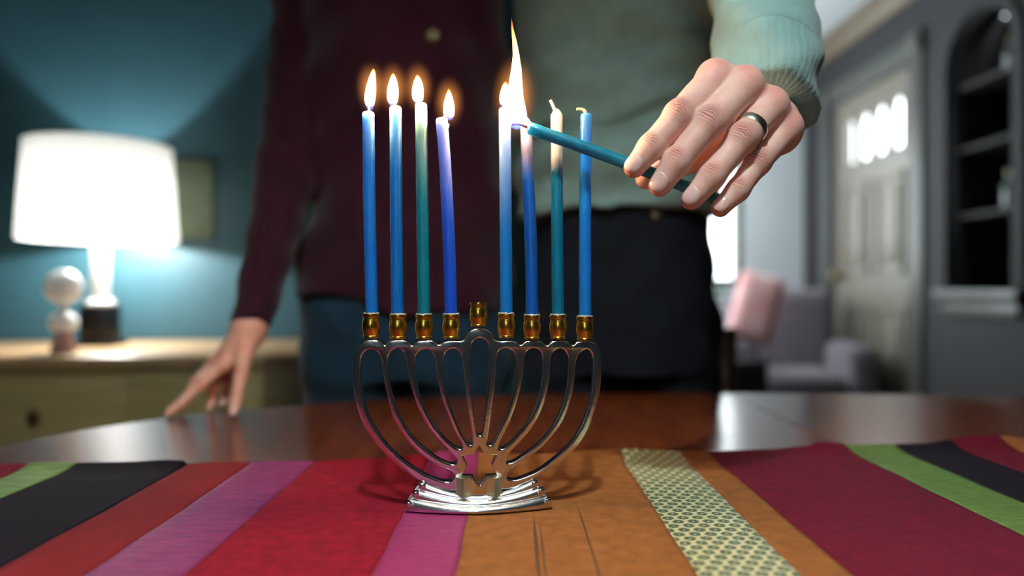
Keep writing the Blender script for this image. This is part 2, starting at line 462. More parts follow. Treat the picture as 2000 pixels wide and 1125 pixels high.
def shade_mat():
    m = bpy.data.materials.new('white_linen_shade'); m.use_nodes = True
    nt = m.node_tree; n = nt.nodes; L = nt.links
    n.remove(n['Principled BSDF'])
    d = n.new('ShaderNodeBsdfDiffuse'); d.inputs[0].default_value = (0.34, 0.35, 0.34, 1)
    t = n.new('ShaderNodeBsdfTranslucent'); t.inputs[0].default_value = (0.82, 0.84, 0.80, 1)
    mx = n.new('ShaderNodeMixShader'); mx.inputs[0].default_value = 0.13
    L.new(d.outputs[0], mx.inputs[1]); L.new(t.outputs[0], mx.inputs[2]); L.new(mx.outputs[0], n['Material Output'].inputs[0])
    nz = n.new('ShaderNodeTexNoise'); nz.inputs['Scale'].default_value = 300
    bp = n.new('ShaderNodeBump'); bp.inputs['Strength'].default_value = 0.1; L.new(nz.outputs['Fac'], bp.inputs['Height']); L.new(bp.outputs[0], d.inputs['Normal'])
    return m
M['shade'] = shade_mat()
M['glint_white'] = mat('white_glint', (0.95, 0.96, 0.95, 1), 0.3, sss=1.0, sss_r=(1, 1, 1), sss_scale=0.04)

def brocade_mat():
    m = mat('brocade', lin(220, 214, 160), 0.5, sheen=0.1)
    nt = m.node_tree; n = nt.nodes; L = nt.links; b = n['Principled BSDF']
    tc = n.new('ShaderNodeTexCoord')
    mp = n.new('ShaderNodeMapping'); mp.inputs['Scale'].default_value = (1 / 0.0105, 1 / 0.0166, 0)
    L.new(tc.outputs['Object'], mp.inputs['Vector'])
    def cell(off):
        a = n.new('ShaderNodeVectorMath'); a.operation = 'ADD'; L.new(mp.outputs[0], a.inputs[0]); a.inputs[1].default_value = (off, off, 0)
        f = n.new('ShaderNodeVectorMath'); f.operation = 'FRACTION'; L.new(a.outputs[0], f.inputs[0])
        s = n.new('ShaderNodeVectorMath'); s.operation = 'SUBTRACT'; L.new(f.outputs[0], s.inputs[0]); s.inputs[1].default_value = (.5, .5, 0)
        q = n.new('ShaderNodeVectorMath'); q.operation = 'MULTIPLY'; L.new(s.outputs[0], q.inputs[0]); q.inputs[1].default_value = (1, 1.58, 0)
        l = n.new('ShaderNodeVectorMath'); l.operation = 'LENGTH'; L.new(q.outputs[0], l.inputs[0])
        return q, l
    q1, l1 = cell(0); q2, l2 = cell(.5)
    mn = n.new('ShaderNodeMath'); mn.operation = 'MINIMUM'; L.new(l1.outputs['Value'], mn.inputs[0]); L.new(l2.outputs['Value'], mn.inputs[1])
    rp = n.new('ShaderNodeValToRGB'); e = rp.color_ramp.elements
    cream = lin(226, 220, 170); dk = lin(58, 84, 62); mid = lin(150, 160, 112)
    e[0].position = 0.0; e[0].color = cream
    e[1].position = 0.10; e[1].color = mid
    for p, c in ((0.16, dk), (0.24, dk), (0.27, mid), (0.30, dk), (0.35, dk), (0.385, cream), (0.6, cream)):
        x = e.new(p); x.color = c
    nz = n.new('ShaderNodeTexNoise'); nz.inputs['Scale'].default_value = 420; nz.inputs['Detail'].default_value = 3
    L.new(tc.outputs['Object'], nz.inputs['Vector'])
    ad = n.new('ShaderNodeMath'); ad.operation = 'MULTIPLY_ADD'; L.new(nz.outputs['Fac'], ad.inputs[0]); ad.inputs[1].default_value = 0.22
    sb = n.new('ShaderNodeMath'); sb.operation = 'SUBTRACT'; L.new(mn.outputs[0], sb.inputs[0]); sb.inputs[1].default_value = 0.11
    L.new(sb.outputs[0], ad.inputs[2])
    L.new(ad.outputs[0], rp.inputs[0]); L.new(rp.outputs[0], b.inputs['Base Color'])
    bp = n.new('ShaderNodeBump'); bp.inputs['Strength'].default_value = 0.5; bp.inputs['Distance'].default_value = 0.001
    L.new(rp.outputs[0], bp.inputs['Height']); L.new(bp.outputs[0], b.inputs['Normal'])
    return m
M['brocade'] = brocade_mat()
M['dark_line'] = mat('brown_fold_shade', lin(86, 52, 28), 0.9)  # dark brown for the shade along folds in the ochre cloth

def flame_mat(name, strength, tip=0.80):
    m = bpy.data.materials.new(name); m.use_nodes = True
    nt = m.node_tree; n = nt.nodes; L = nt.links
    n.remove(n['Principled BSDF'])
    em = n.new('ShaderNodeEmission')
    tc = n.new('ShaderNodeTexCoord'); sp = n.new('ShaderNodeSeparateXYZ'); L.new(tc.outputs['Generated'], sp.inputs[0])
    rc = n.new('ShaderNodeValToRGB'); e = rc.color_ramp.elements
    e[0].position = 0.0; e[0].color = (0.10, 0.22, 1.0, 1)
    e[1].position = 1.0; e[1].color = (1.0, 0.24, 0.05, 1)
    for p, c in ((0.14, (0.35, 0.35, 0.9, 1)), (0.26, (1.0, 0.55, 0.24, 1)), (tip, (1.0, 0.46, 0.15, 1))):
        x = e.new(p); x.color = c
    rs = n.new('ShaderNodeValToRGB'); e = rs.color_ramp.elements
    e[0].position = 0.0; e[0].color = (0.03,) * 3 + (1,)
    e[1].position = 1.0; e[1].color = (0.05,) * 3 + (1,)
    for p, v in ((0.12, 0.05), (0.28, 0.8), (0.5, 1.0), (tip, 0.7)):
        x = e.new(p); x.color = (v, v, v, 1)
    L.new(sp.outputs['Z'], rc.inputs[0]); L.new(sp.outputs['Z'], rs.inputs[0])
    mu = n.new('ShaderNodeMath'); mu.operation = 'MULTIPLY'; L.new(rs.outputs[0], mu.inputs[0]); mu.inputs[1].default_value = strength
    L.new(rc.outputs[0], em.inputs['Color']); L.new(mu.outputs[0], em.inputs['Strength'])
    L.new(em.outputs[0], n['Material Output'].inputs['Volume'])
    return m
def halo_mat(name, strength):  # glow volume added around a flame to imitate a lens halo
    m = bpy.data.materials.new(name); m.use_nodes = True
    n = m.node_tree.nodes; L = m.node_tree.links; n.remove(n['Principled BSDF'])
    em = n.new('ShaderNodeEmission'); em.inputs[0].default_value = (1.0, 0.36, 0.09, 1)
    tc = n.new('ShaderNodeTexCoord')
    v = n.new('ShaderNodeVectorMath'); v.operation = 'MULTIPLY_ADD'; L.new(tc.outputs['Generated'], v.inputs[0]); v.inputs[1].default_value = (2, 2, 2); v.inputs[2].default_value = (-1, -1, -1)
    l = n.new('ShaderNodeVectorMath'); l.operation = 'LENGTH'; L.new(v.outputs[0], l.inputs[0])
    a = n.new('ShaderNodeMath'); a.operation = 'SUBTRACT'; a.use_clamp = True; a.inputs[0].default_value = 1.0; L.new(l.outputs['Value'], a.inputs[1])
    p = n.new('ShaderNodeMath'); p.operation = 'POWER'; L.new(a.outputs[0], p.inputs[0]); p.inputs[1].default_value = 2.2
    q = n.new('ShaderNodeMath'); q.operation = 'MULTIPLY'; L.new(p.outputs[0], q.inputs[0]); q.inputs[1].default_value = strength
    L.new(q.outputs[0], em.inputs[1]); L.new(em.outputs[0], n['Material Output'].inputs['Volume'])
    return m
M['halo'] = halo_mat('flame_halo', 110.0)
def halo(c, rx, rz, parent):
    m = MB().lathe([(0, -rz)] + [(rx * math.cos(t), rz * math.sin(t)) for t in np.linspace(-1.45, 1.45, 18)] + [(0, rz)], 28, c=tuple(c))
    return m.build('flame_halo', M['halo'], parent)
M['flame'] = flame_mat('candle_flame', 6500.0)
M['bigflame'] = flame_mat('tall_flame', 8000.0, 0.55)

# ================================================================== THE ROOM
def struct(o): o['kind'] = 'structure'; return o
RX = 2.0          # inner face of the right-hand wall
CH = 2.45
struct(MB().box((-3.0, -1.4, -0.1), (2.3, 5.2, 0.0)).build('floor', M['floor'], smooth=False))
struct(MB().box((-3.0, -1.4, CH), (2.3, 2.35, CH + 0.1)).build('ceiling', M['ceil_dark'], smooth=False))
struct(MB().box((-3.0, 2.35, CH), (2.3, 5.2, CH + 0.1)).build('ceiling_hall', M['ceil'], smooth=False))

# teal wall behind the sideboard, a few degrees off square
A = R(7.0)
TW = Matrix.Translation((-1.14, 2.06, 0)) @ Matrix.Rotation(A, 4, 'Z')
struct(MB().box((-2.0, 0.0, 0.0), (1.36, 0.12, CH), M=TW).build('wall_back', M['teal'], smooth=False))
struct(MB().box((-3.0, -1.4, 0), (-2.88, 5.2, CH)).build('wall_left', M['teal'], smooth=False))

# far room: side wall with an added, unseen window, far wall with the bright window
def rect(x0, y0, x1, y1): return [(x0, y0), (x1, y0), (x1, y1), (x0, y1)]
me = remap(plate('wall_side', [rect(2.2, 0, 5.2, CH), rect(3.65, 0.85, 4.75, 2.2)], 0.05), lambda c: Vector((0.16 + c.z, c.x, c.y)))
struct(link('wall_side', me, M['white_wall'], smooth=False))
FW0, FW1, FZ0, FZ1 = 0.72, 1.585, 0.93, 2.12
me = remap(plate('wall_far', [rect(-0.1, 0, 2.2, CH), rect(FW0, FZ0, FW1, FZ1)], 0.06), lambda c: Vector((c.x, 4.98 + c.z, c.y)))
struct(link('wall_far', me, M['white_wall'], smooth=False))
# wall behind the camera with a narrow window added for highlights on the cups
me = remap(plate('wall_front', [rect(-3, 0, 2.2, CH), rect(-0.26, 1.15, 0.06, 1.95)], 0.05), lambda c: Vector((c.x, -1.35 + c.z, c.y)))
struct(link('wall_front', me, M['dark_wall'], smooth=False))

def window(name, P, x0, x1, z0, z1, nx, nz):
    """P maps (along, up, through) to world; frame, bars and panes"""
    root = empty(name); struct(root)
    fr = MB(); t = 0.045
    def bx(mb, a0, a1, b0, b1, h):
        lo = P(a0, b0, -h); hi = P(a1, b1, h)
        mb.box([min(lo[i], hi[i]) for i in range(3)], [max(lo[i], hi[i]) for i in range(3)], 0.004)
    bx(fr, x0 - .02, x0 + t, z0 - .02, z1 + .02, .05); bx(fr, x1 - t, x1 + .02, z0 - .02, z1 + .02, .05)
    bx(fr, x0, x1, z0 - .02, z0 + t, .05); bx(fr, x0, x1, z1 - t, z1 + .02, .05)
    fr.build('window_frame', M['trim'], root)
    for i in range(1, nx):
        m = MB(); a = x0 + (x1 - x0) * i / nx; bx(m, a - .012, a + .012, z0, z1, .02); m.build('glazing_bar', M['trim'], root)
    for i in range(1, nz):
        m = MB(); a = z0 + (z1 - z0) * i / nz; bx(m, x0, x1, a - .012, a + .012, .02); m.build('glazing_bar', M['trim'], root)
    for i in range(nx):
        for j in range(nz):
            m = MB(); bx(m, x0 + (x1 - x0) * i / nx, x0 + (x1 - x0) * (i + 1) / nx, z0 + (z1 - z0) * j / nz, z0 + (z1 - z0) * (j + 1) / nz, .003)
            m.build('pane', M['glass'], root, smooth=False)
    s = MB(); bx(s, x0 - .06, x1 + .06, z0 - .06, z0 - .02, .10); s.build('window_sill', M['trim'], root)
    return root
window('window_1', lambda a, b, c: (a, 4.98 + c, b), FW0, FW1, FZ0, FZ1, 2, 2)
window('added_window_2', lambda a, b, c: (0.16 + c, a, b), 3.65, 4.75, 0.85, 2.2, 2, 2)  # added window, hidden behind the person, to brighten the far room

window('added_window_3', lambda a, b, c: (a, -1.35 + c, b), -0.26, 0.06, 1.15, 1.95, 1, 2)  # added behind the camera as front fill

# right-hand wall with the door opening and the arched niche
DY0, DY1, DZ = 3.58, 4.50, 2.05
NY0, NY1, NZ0, NZT = 2.84, 3.28, 0.90, 2.10
nr = (NY1 - NY0) / 2
arch = [(NY0, NZ0), (NY1, NZ0)] + [((NY0 + NY1) / 2 + nr * math.cos(t), NZT - nr + nr * math.sin(t)) for t in np.linspace(0, math.pi, 20)]
me = remap(plate('wall_right', [rect(-1.4, 0, 5.2, CH), rect(DY0, -0.0 + 0.001, DY1, DZ), arch], 0.07), lambda c: Vector((RX + 0.07 + c.z, c.x, c.y)))
struct(link('wall_right', me, M['grey_wall'], smooth=False))
ni = empty('wall_niche'); struct(ni)
MB().box((RX + 0.14, NY0 - .05, NZ0 - .05), (RX + 0.30, NY0, NZT + .05)).build('niche_side', M['niche'], ni, smooth=False)
MB().box((RX + 0.14, NY1, NZ0 - .05), (RX + 0.30, NY1 + .05, NZT + .05)).build('niche_side', M['niche'], ni, smooth=False)
MB().box((RX + 0.26, NY0, NZ0 - .05), (RX + 0.30, NY1, NZT + .05)).build('niche_back', M['niche'], ni, smooth=False)
for z in (1.22, 1.52, 1.80):
    MB().box((RX + 0.03, NY0 - .01, z), (RX + 0.27, NY1 + .01, z + .018), .003).build('niche_shelf', M['niche'], ni)
MB().box((RX - 0.05, NY0 - .06, NZ0 - .05), (RX + 0.27, NY1 + .06, NZ0), .008).build('niche_sill', M['trim'], ni)
MB().box((RX - 0.02, NY0 - .03, NZ0 - .12), (RX + 0.01, NY1 + .03, NZ0 - .05), .008).build('niche_apron', M['trim'], ni)
# arch casing
ar_o = [((NY0 + NY1) / 2 + (nr + .055) * math.cos(t), NZT - nr + (nr + .055) * math.sin(t)) for t in np.linspace(0, math.pi, 24)]
ar_i = [((NY0 + NY1) / 2 + nr * math.cos(t), NZT - nr + nr * math.sin(t)) for t in np.linspace(math.pi, 0, 24)]
lp = [(NY1 + .055, NZ0)] + ar_o + [(NY0 - .055, NZ0), (NY0, NZ0)] + ar_i + [(NY1, NZ0)]
me = remap(plate('niche_casing', [lp], 0.011), lambda c: Vector((RX - 0.008 + c.z, c.x, c.y)))
link('niche_casing', me, M['grey_wall'], ni, smooth=False)

# door casing with corner blocks
cs = empty('trim_1'); struct(cs)
MB().box((RX - .02, DY0 - .11, 0), (RX + .01, DY0, DZ), .006).build('casing_jamb', M['trim'], cs)
MB().box((RX - .02, DY1, 0), (RX + .01, DY1 + .11, DZ), .006).build('casing_jamb', M['trim'], cs)
MB().box((RX - .02, DY0, DZ), (RX + .01, DY1, DZ + .11), .006).build('casing_head', M['trim'], cs)
for y in (DY0 - .115, DY1 - .005):
    b = MB().box((RX - .032, y, DZ - .005), (RX + .01, y + .12, DZ + .118), .006).build('corner_block', M['trim'], cs)
    MB().lathe([(0.0, 0), (.046, 0), (.05, .004), (.046, .01), (.03, .006), (.018, .012), (0, .016)], 24,
               M=Matrix.Translation((RX - .032, y + .06, DZ + .056)) @ Matrix.Rotation(R(-90), 4, 'Y')).build('rosette', M['trim'], b)
# the front door: slab with arched lites, panels and knob
dr = empty('door_1', (0, 0, 0)); struct(dr)
lites = []
nl = 4; ly0, ly1 = 3.70, 4.40; lw = (ly1 - ly0) / nl
for k in range(nl):
    a0 = ly0 + lw * k + .007; a1 = ly0 + lw * (k + 1) - .007; rr = (a1 - a0) / 2
    lites.append([(a0, 1.645), (a1, 1.645)] + [((a0 + a1) / 2 + rr * math.cos(t), 1.93 - rr + rr * math.sin(t)) for t in np.linspace(0, math.pi, 14)])
me = remap(plate('door_slab', [rect(DY0 + .004, .006, DY1 - .004, DZ - .004)] + lites, 0.022), lambda c: Vector((RX + 0.05 + c.z, c.x, c.y)))
link('door_slab', me, M['door'], dr, smooth=False)
for lp in lites:
    c0 = np.mean(np.array(lp), 0)
    me = remap(plate('door_lite', [[(c0[0] + (x - c0[0]) * 1.04, c0[1] + (z - c0[1]) * 1.02) for x, z in lp]], 0.003), lambda c: Vector((RX + 0.05 + c.z, c.x, c.y)))
    link('door_lite', me, M['glass'], dr, smooth=False)
    o_ = [(c0[0] + (x - c0[0]) * 1.07, c0[1] + (z - c0[1]) * 1.06) for x, z in lp]
    me = remap(plate('lite_moulding', [o_, lp], 0.006), lambda c: Vector((RX + 0.026 + c.z, c.x, c.y)))
    link('lite_moulding', me, M['door'], dr, smooth=False)
for (a0, a1) in ((3.69, 4.00), (4.08, 4.39)):
    for (z0, z1) in ((0.22, 0.80), (0.98, 1.52)):
        p = MB()
        for (b0, b1, c0, c1) in ((a0, a1, z0, z0 + .03), (a0, a1, z1 - .03, z1), (a0, a0 + .03, z0, z1), (a1 - .03, a1, z0, z1)):
            p.box((RX + .016, b0, c0), (RX + .03, b1, c1), .005)
        f = p.build('panel_moulding', M['door'], dr)
        MB().box((RX + .014, a0 + .06, z0 + .06), (RX + .03, a1 - .06, z1 - .06), .008).build('raised_panel', M['door'], f)
kb = MB().lathe([(0, 0), (.035, 0), (.034, .006), (.014, .012), (.013, .03), (.026, .04), (.03, .055), (.024, .068), (0, .072)], 24,
                M=Matrix.Translation((RX + .028, 4.40, 0.985)) @ Matrix.Rotation(R(-90), 4, 'Y')).build('door_knob', M['brassdull'], dr)
MB().lathe([(0, 0), (.03, 0), (.028, .01), (0, .012)], 20, M=Matrix.Translation((RX + .028, 4.40, 1.12)) @ Matrix.Rotation(R(-90), 4, 'Y')).build('deadbolt', M['brassdull'], dr)

# crown moulding and skirting
def crown(name, a, b, nrm):
    a = Vector(a); b = Vector(b); nrm = Vector(nrm)
    prof = [(0, 0), (0.0, -0.11), (.015, -.11), (.022, -.085), (.05, -.04), (.085, -.02), (.09, 0)]
    m = MB(); vs_ = [[m.bm.verts.new(p + nrm * u + Vector((0, 0, v))) for u, v in prof] for p in (a, b)]
    n_ = len(prof)
    for k in range(n_): m.bm.faces.new((vs_[0][k], vs_[0][(k + 1) % n_], vs_[1][(k + 1) % n_], vs_[1][k]))
    m.bm.faces.new(vs_[0]); m.bm.faces.new(vs_[1][::-1])
    struct(m.build(name, M['crown'], smooth=False))
crown('trim_2', (RX, -1.3, CH), (RX, 4.92, CH), (-1, 0, 0))
crown('trim_3', (0.21, 4.92, CH), (RX, 4.92, CH), (0, -1, 0))
struct(MB().box((RX - .018, -1.3, 0), (RX, DY0 - .11, .14), .005).build('baseboard_right', M['trim']))
struct(MB().box((0.21, 4.90, 0), (RX, 4.92, .14), .005).build('baseboard_far', M['trim']))
struct(MB().box((-1.9, -.018, 0), (1.30, 0, .14), .005, M=TW).build('baseboard_back', M['trim']))

# ================================================================== SIDEBOARD AND LAMP (against the teal wall)
SBZ = 0.757
sb = empty('sideboard', TW @ Vector((0.0, -0.26, 0)), A)
MB().box((-0.95, -.225, .10), (0.66, .235, SBZ - .03), .004).build('body', M['oak'], sb)
MB().box((-0.99, -.25, SBZ - .03), (0.70, .245, SBZ), .006).build('top', M['oak_top'], sb)
MB().box((-0.93, -.21, 0), (0.64, .22, .10), .004).build('plinth', M['oak'], sb)
for k in range(4):
    a0 = -.93 + k * .3925; a1 = a0 + .3775
    dw = MB().box((a0, -.243, .555), (a1, -.224, .705), .005).build('drawer', M['oak'], sb)
    MB().lathe([(0, 0), (.008, 0), (.007, .012), (.014, .02), (.012, .028), (0, .03)], 14, M=Matrix.Translation(((a0 + a1) / 2, -.243, .63)) @ Matrix.Rotation(R(90), 4, 'X')).build('knob', M['brassdull'], dw)
    dd = MB().box((a0, -.240, .12), (a1, -.224, .54), .005)
    d_ = dd.build('door', M['oak'], sb)
    MB().box((a0 + .05, -.247, .17), (a1 - .05, -.238, .49), .006).build('door_panel', M['oak'], d_)
    MB().lathe([(0, 0), (.008, 0), (.007, .012), (.014, .02), (.012, .028), (0, .03)], 14, M=Matrix.Translation((a1 - .03 if k % 2 == 0 else a0 + .03, -.240, .40)) @ Matrix.Rotation(R(90), 4, 'X')).build('knob', M['brassdull'], d_)
tag(sb, 'olive oak sideboard with drawers against the teal wall', 'sideboard')

LX, LY = -1.074, 1.87
lamp = empty('table_lamp', (LX, LY, SBZ))
MB().box((-.048, -.048, 0), (.048, .048, .014), .004).build('foot', M['darkmetal'], lamp)
MB().box((-.036, -.036, .014), (.036, .036, .105), .005).build('base', M['darkmetal'], lamp)
MB().lathe([(0, .105), (.036, .105), (.036, .113), (.024, .12), (.0225, .15), (.0225, .27), (.015, .285), (0, .285)], 28).build('stem', M['porcelain'], lamp)
sh = MB()
segs = 64; b0, b1 = [], []
for k in range(segs):
    t = 2 * math.pi * k / segs
    b0.append(sh.bm.verts.new((.186 * math.cos(t), .186 * math.sin(t), .276))); b1.append(sh.bm.verts.new((.170 * math.cos(t), .170 * math.sin(t), .520)))
for k in range(segs): sh.bm.faces.new((b0[k], b0[(k + 1) % segs], b1[(k + 1) % segs], b1[k]))
shade = sh.build('lamp_shade', M['shade'], lamp)
for z, r in ((.277, .186), (.5195, .170)):
    tr = MB(); tr.tube([(r * math.cos(t), r * math.sin(t), z) for t in np.linspace(0, 2 * math.pi, 65)], .002, 6); tr.build('shade_ring', M['porcelain'], shade)
sp = MB()
for t in (0, 2.094, 4.189): sp.tube([(0, 0, .490), (.172 * math.cos(t), .172 * math.sin(t), .490)], .0016, 6)
sp.tube([(0, .03, .28), (0, 0, .495)], .003, 8); sp.build('shade_spider', M['brassdull'], lamp)
BZ = .330
MB().lathe([(0, -.045), (.012, -.045), (.013, -.02), (.026, .0), (.030, .018), (.022, .036), (0, .045)], 20, c=(.015, 0, BZ)).build('light_bulb', M['bulb'], lamp)
pl = bpy.data.lights.new('table_lamp_light', 'POINT'); pl.energy = LAMP_W; pl.color = (1.0, 0.99, 0.96); pl.shadow_soft_size = .034
po = bpy.data.objects.new('table_lamp_light', pl); COL.objects.link(po); po.location = (LX + .015, LY, SBZ + BZ)
tag(lamp, 'white drum shade table lamp lit on the sideboard', 'lamp')

orn = empty('glass_ornament', (-1.042, 1.665, SBZ))  # white shapes stand in for lamp reflections on a glass piece
MB().lathe([(0, 0), (.026, 0), (.028, .008), (.020, .03), (.018, .05), (0, .05)], 24).build('base', M['pinkceramic'], orn)
MB().lathe([(0, .05), (.020, .05), (.030, .06), (.031, .075), (.022, .088), (.010, .094), (0, .094)], 24).build('body', M['glint_white'], orn)
MB().lathe([(0, .092), (.010, .094), (.007, .105), (.010, .118), (0, .118)], 20).build('neck', M['porcelain'], orn)
MB().lathe([(0, .112)] + [(.040 * math.cos(t), .152 + .040 * math.sin(t)) for t in np.linspace(-1.4, 1.4, 16)] + [(0, .192)], 28).build('glint_globe', M['glint_white'], orn)
tag(orn, 'glass ornament beside the lamp base, its lamp glints built as white balls', 'ornament')

pf = empty('picture_frame', TW @ Vector((0.188, 0, 1.165)), A)
fr = MB()
for lo, hi in (((-.085, -.009, -.115), (-.07, 0, .115)), ((.07, -.009, -.115), (.085, 0, .115)), ((-.085, -.009, .10), (.085, 0, .115)), ((-.085, -.009, -.115), (.085, 0, -.10))):
    fr.box(lo, hi, .003)
fr.build('frame', M['picture'], pf)
MB().box((-.07, -.005, -.10), (.07, 0, .10)).build('canvas', M['picture'], pf, smooth=False)
tag(pf, 'small olive picture on the teal wall behind the lampshade', 'picture')

# ================================================================== TABLE
TCX, TCY, TA, TB, TN = 0.34, 0.575, 0.90, 0.55, 2.5
def sup(t, a, b, n):
    c, s = math.cos(t), math.sin(t)
    return (math.copysign(abs(c) ** (2 / n), c) * a, math.copysign(abs(s) ** (2 / n), s) * b)
TT = TBL - .0016
tb = empty('dining_table', (TCX, TCY, 0))
for sgn in (-1, 1):
    poly = []
    for t in np.linspace(-math.pi / 2, math.pi / 2, 60):
        x, y = sup(t, TA, TB, TN); poly.append((sgn * max(x, .0012), y))
    top = MB()
    poly2 = [(x * .988, y * .988) for x, y in poly]
    rings = [(1.0, TT - .008), (1.0, TT - .022), (.985, TT - .03), (.97, TT - .03)]
    loops = []
    for sc_, z in [(.992, TT), (.998, TT - .003), (1.0, TT - .009), (1.0, TT - .02), (.985, TT - .03)]:
        loops.append([top.bm.verts.new((max(abs(x * sc_), .0012) * sgn, y * sc_, z)) for x, y in poly])
    for a, b in zip(loops[:-1], loops[1:]):
        for k in range(len(a) - 1): top.bm.faces.new((a[k], a[k + 1], b[k + 1], b[k]))
        top.bm.faces.new((a[-1], a[0], b[0], b[-1]))
    top.bm.faces.new(loops[0]); top.bm.faces.new(loops[-1][::-1])
    top.build('table_leaf', M['table'], tb)
ap = MB()
apo = [sup(t, TA * .86, TB * .82, TN) for t in np.linspace(0, 2 * math.pi, 81)[:-1]]
a = [ap.bm.verts.new((x, y, TT - .03)) for x, y in apo]; b = [ap.bm.verts.new((x, y, TT - .11)) for x, y in apo]
for k in range(80): ap.bm.faces.new((a[k], a[(k + 1) % 80], b[(k + 1) % 80], b[k]))
ap.build('apron', M['table'], tb)
for sx in (-1, 1):
    for sy in (-1, 1):
        MB().lathe([(0, 0), (.022, 0), (.026, .03), (.02, .06), (.034, .25), (.038, .55), (.03, .6), (.04, .63), (.04, TT - .03), (0, TT - .03)], 20, c=(sx * .60, sy * .33, 0)).build('leg', M['table'], tb)
tag(tb, 'dark polished wooden dining table with a centre joint', 'table')

# ---- patchwork runner: each strip of cloth a part
rn = empty('table_runner', (0, 0, TT))
bnd = [-.62, -.545, -.437, -.3955, -.298, -.242, -.1855, -.079, -.032, .1055, .164, .1935, .336, .388, .451, .505, .56]
kinds = ['dark', 'crimson2', 'green', 'dark', 'red', 'purple', 'crimson', 'magenta', 'ochre', 'brocade', 'ochre', 'crimson2', 'green', 'dark', 'crimson2', 'ochre']
# keep within the table
def edge_n(x, y): return noise.noise(Vector((x * 3.1, y * 26, 1.7))) * .0012
for i, kd in enumerate(kinds):
    x0, x1 = bnd[i], bnd[i + 1]
    nx = max(6, int((x1 - x0) / .004)); ny = 160
    if x0 < -.55: continue
    vs_, fs_ = [], []
    for j in range(ny + 1):
        v = j / ny
        for k in range(nx + 1):
            u = k / nx
            yf = .690 + .10 * ((1 - u) * x0 + u * x1) + .004 * noise.noise(Vector((((1 - u) * x0 + u * x1) * 14, 3.3, 0)))
            y = .15 + (yf - .15) * v
            x = (1 - u) * (x0 + edge_n(x0, y)) + u * (x1 + edge_n(x1, y))
            z = .0016 + .0007 * (1 + noise.noise(Vector((x * 22, y * 22, .3)))) * min(1, 2.2 * (1 - abs(2 * u - 1)) + .25)
            if kd in ('purple', 'magenta', 'green'):
                z += .0007 * noise.noise(Vector((x * 30, y * 150, 5.1))) * min(1, 4 * (1 - abs(2 * u - 1)))
            if kd == 'ochre' and x0 < 0:
                z += .0004 * math.exp(-((x - .0165 - .002 * math.sin(y * 30)) / .0016) ** 2) * max(0, min(1, (.53 - y) / .03))
                z += .0003 * math.exp(-((x - .0205) / .0014) ** 2) * max(0, min(1, (.50 - y) / .04))
                z += .0002 * math.exp(-((x - .050) / .0014) ** 2) * max(0, min(1, (.56 - y) / .03))
            far = max(0, (v - .93) / .07)
            lift = max(0, noise.noise(Vector((x * 9, 7.7, 0)))) * .010 + (.004 if abs(x) > .3 else .001)
            z += far * far * lift
            # the runner lies flat under the foot of the candelabrum
            near = math.exp(-(((x + .025) / .085) ** 2 + ((y - .532) / .05) ** 2) ** 2)
            z = z * (1 - near) + .0016 * near
            vs_.append((x, y, z))
    for j in range(ny):
        for k in range(nx):
            q = j * (nx + 1) + k
            fs_.append((q, q + 1, q + nx + 2, q + nx + 1))
    o = link('cloth_strip', pyd('cloth_strip', vs_, fs_), M[kd], rn)
    md = o.modifiers.new('thickness', 'SOLIDIFY'); md.thickness = .0013; md.offset = -1
    o['label'] = {'dark': 'aubergine strip', 'crimson': 'crimson velvet strip', 'crimson2': 'wine red strip', 'green': 'leaf green satin strip', 'red': 'brick red strip',
                  'purple': 'purple satin strip', 'magenta': 'magenta satin strip', 'ochre': 'ochre suede strip', 'brocade': 'cream and green brocade strip'}[kd]
for x_, y1_, r_ in ((.0155, .512, .0013), (.0192, .500, .0009), (.0490, .545, .0008)):
    pts = [(x_ + .0008 * noise.noise(Vector((x_ * 50, y * 20, 0))), y, .0016 + .0007 * (1 + noise.noise(Vector((x_ * 22, y * 22, .3)))) - .0001) for y in np.linspace(.16, y1_, 40)]
    MB().tube(pts, [r_ * min(1, (40 - k) / 6) for k in range(40)], 6).build('dark_line', M['dark_line'], rn)  # dark tubes draw the shade of cloth folds
tag(rn, 'striped patchwork table runner in crimson, ochre, purple and green', 'table runner')

# ================================================================== MENORAH
S = 0.00038
MX, MY = (935 - 1000) * S, 0.532
ROT = R(4.4)
men = empty('menorah', (MX, MY, TBL + .0006), ROT)
MENM = Matrix.Translation((MX, MY, TBL + .0006)) @ Matrix.Rotation(ROT, 4, 'Z')
tag(men, 'silver nine-branched menorah with brass cups on the table runner', 'menorah')
def ml(px, py): return ((px - 935) * S, (991 - py) * S)                 # pixel on the plate -> local x, z
def z1(p): return ml(680 + p[0] / 2.394, 560 + p[1] / 2.394)
outer = [(430, 945), (380, 920), (330, 895), (260, 848), (190, 785), (130, 712), (85, 640), (52, 560), (37, 480), (33, 400), (38, 320), (55, 272), (85, 250), (115, 245), (150, 250), (178, 270),
         (200, 252), (235, 246), (272, 251), (300, 272), (325, 254), (357, 249), (395, 252), (423, 270), (450, 257), (483, 252), (520, 254), (543, 245), (555, 222), (575, 202), (610, 194),
         (645, 202), (668, 220), (680, 247), (705, 256), (740, 254), (775, 257), (802, 274), (825, 258), (860, 254), (900, 258), (925, 278), (948, 260), (985, 255), (1022, 260), (1047, 278),
         (1070, 262), (1112, 258), (1145, 264), (1172, 287), (1185, 340), (1187, 400), (1180, 480), (1163, 560), (1130, 655), (1080, 740), (1010, 812), (930, 865), (860, 905), (800, 930), (770, 945)]
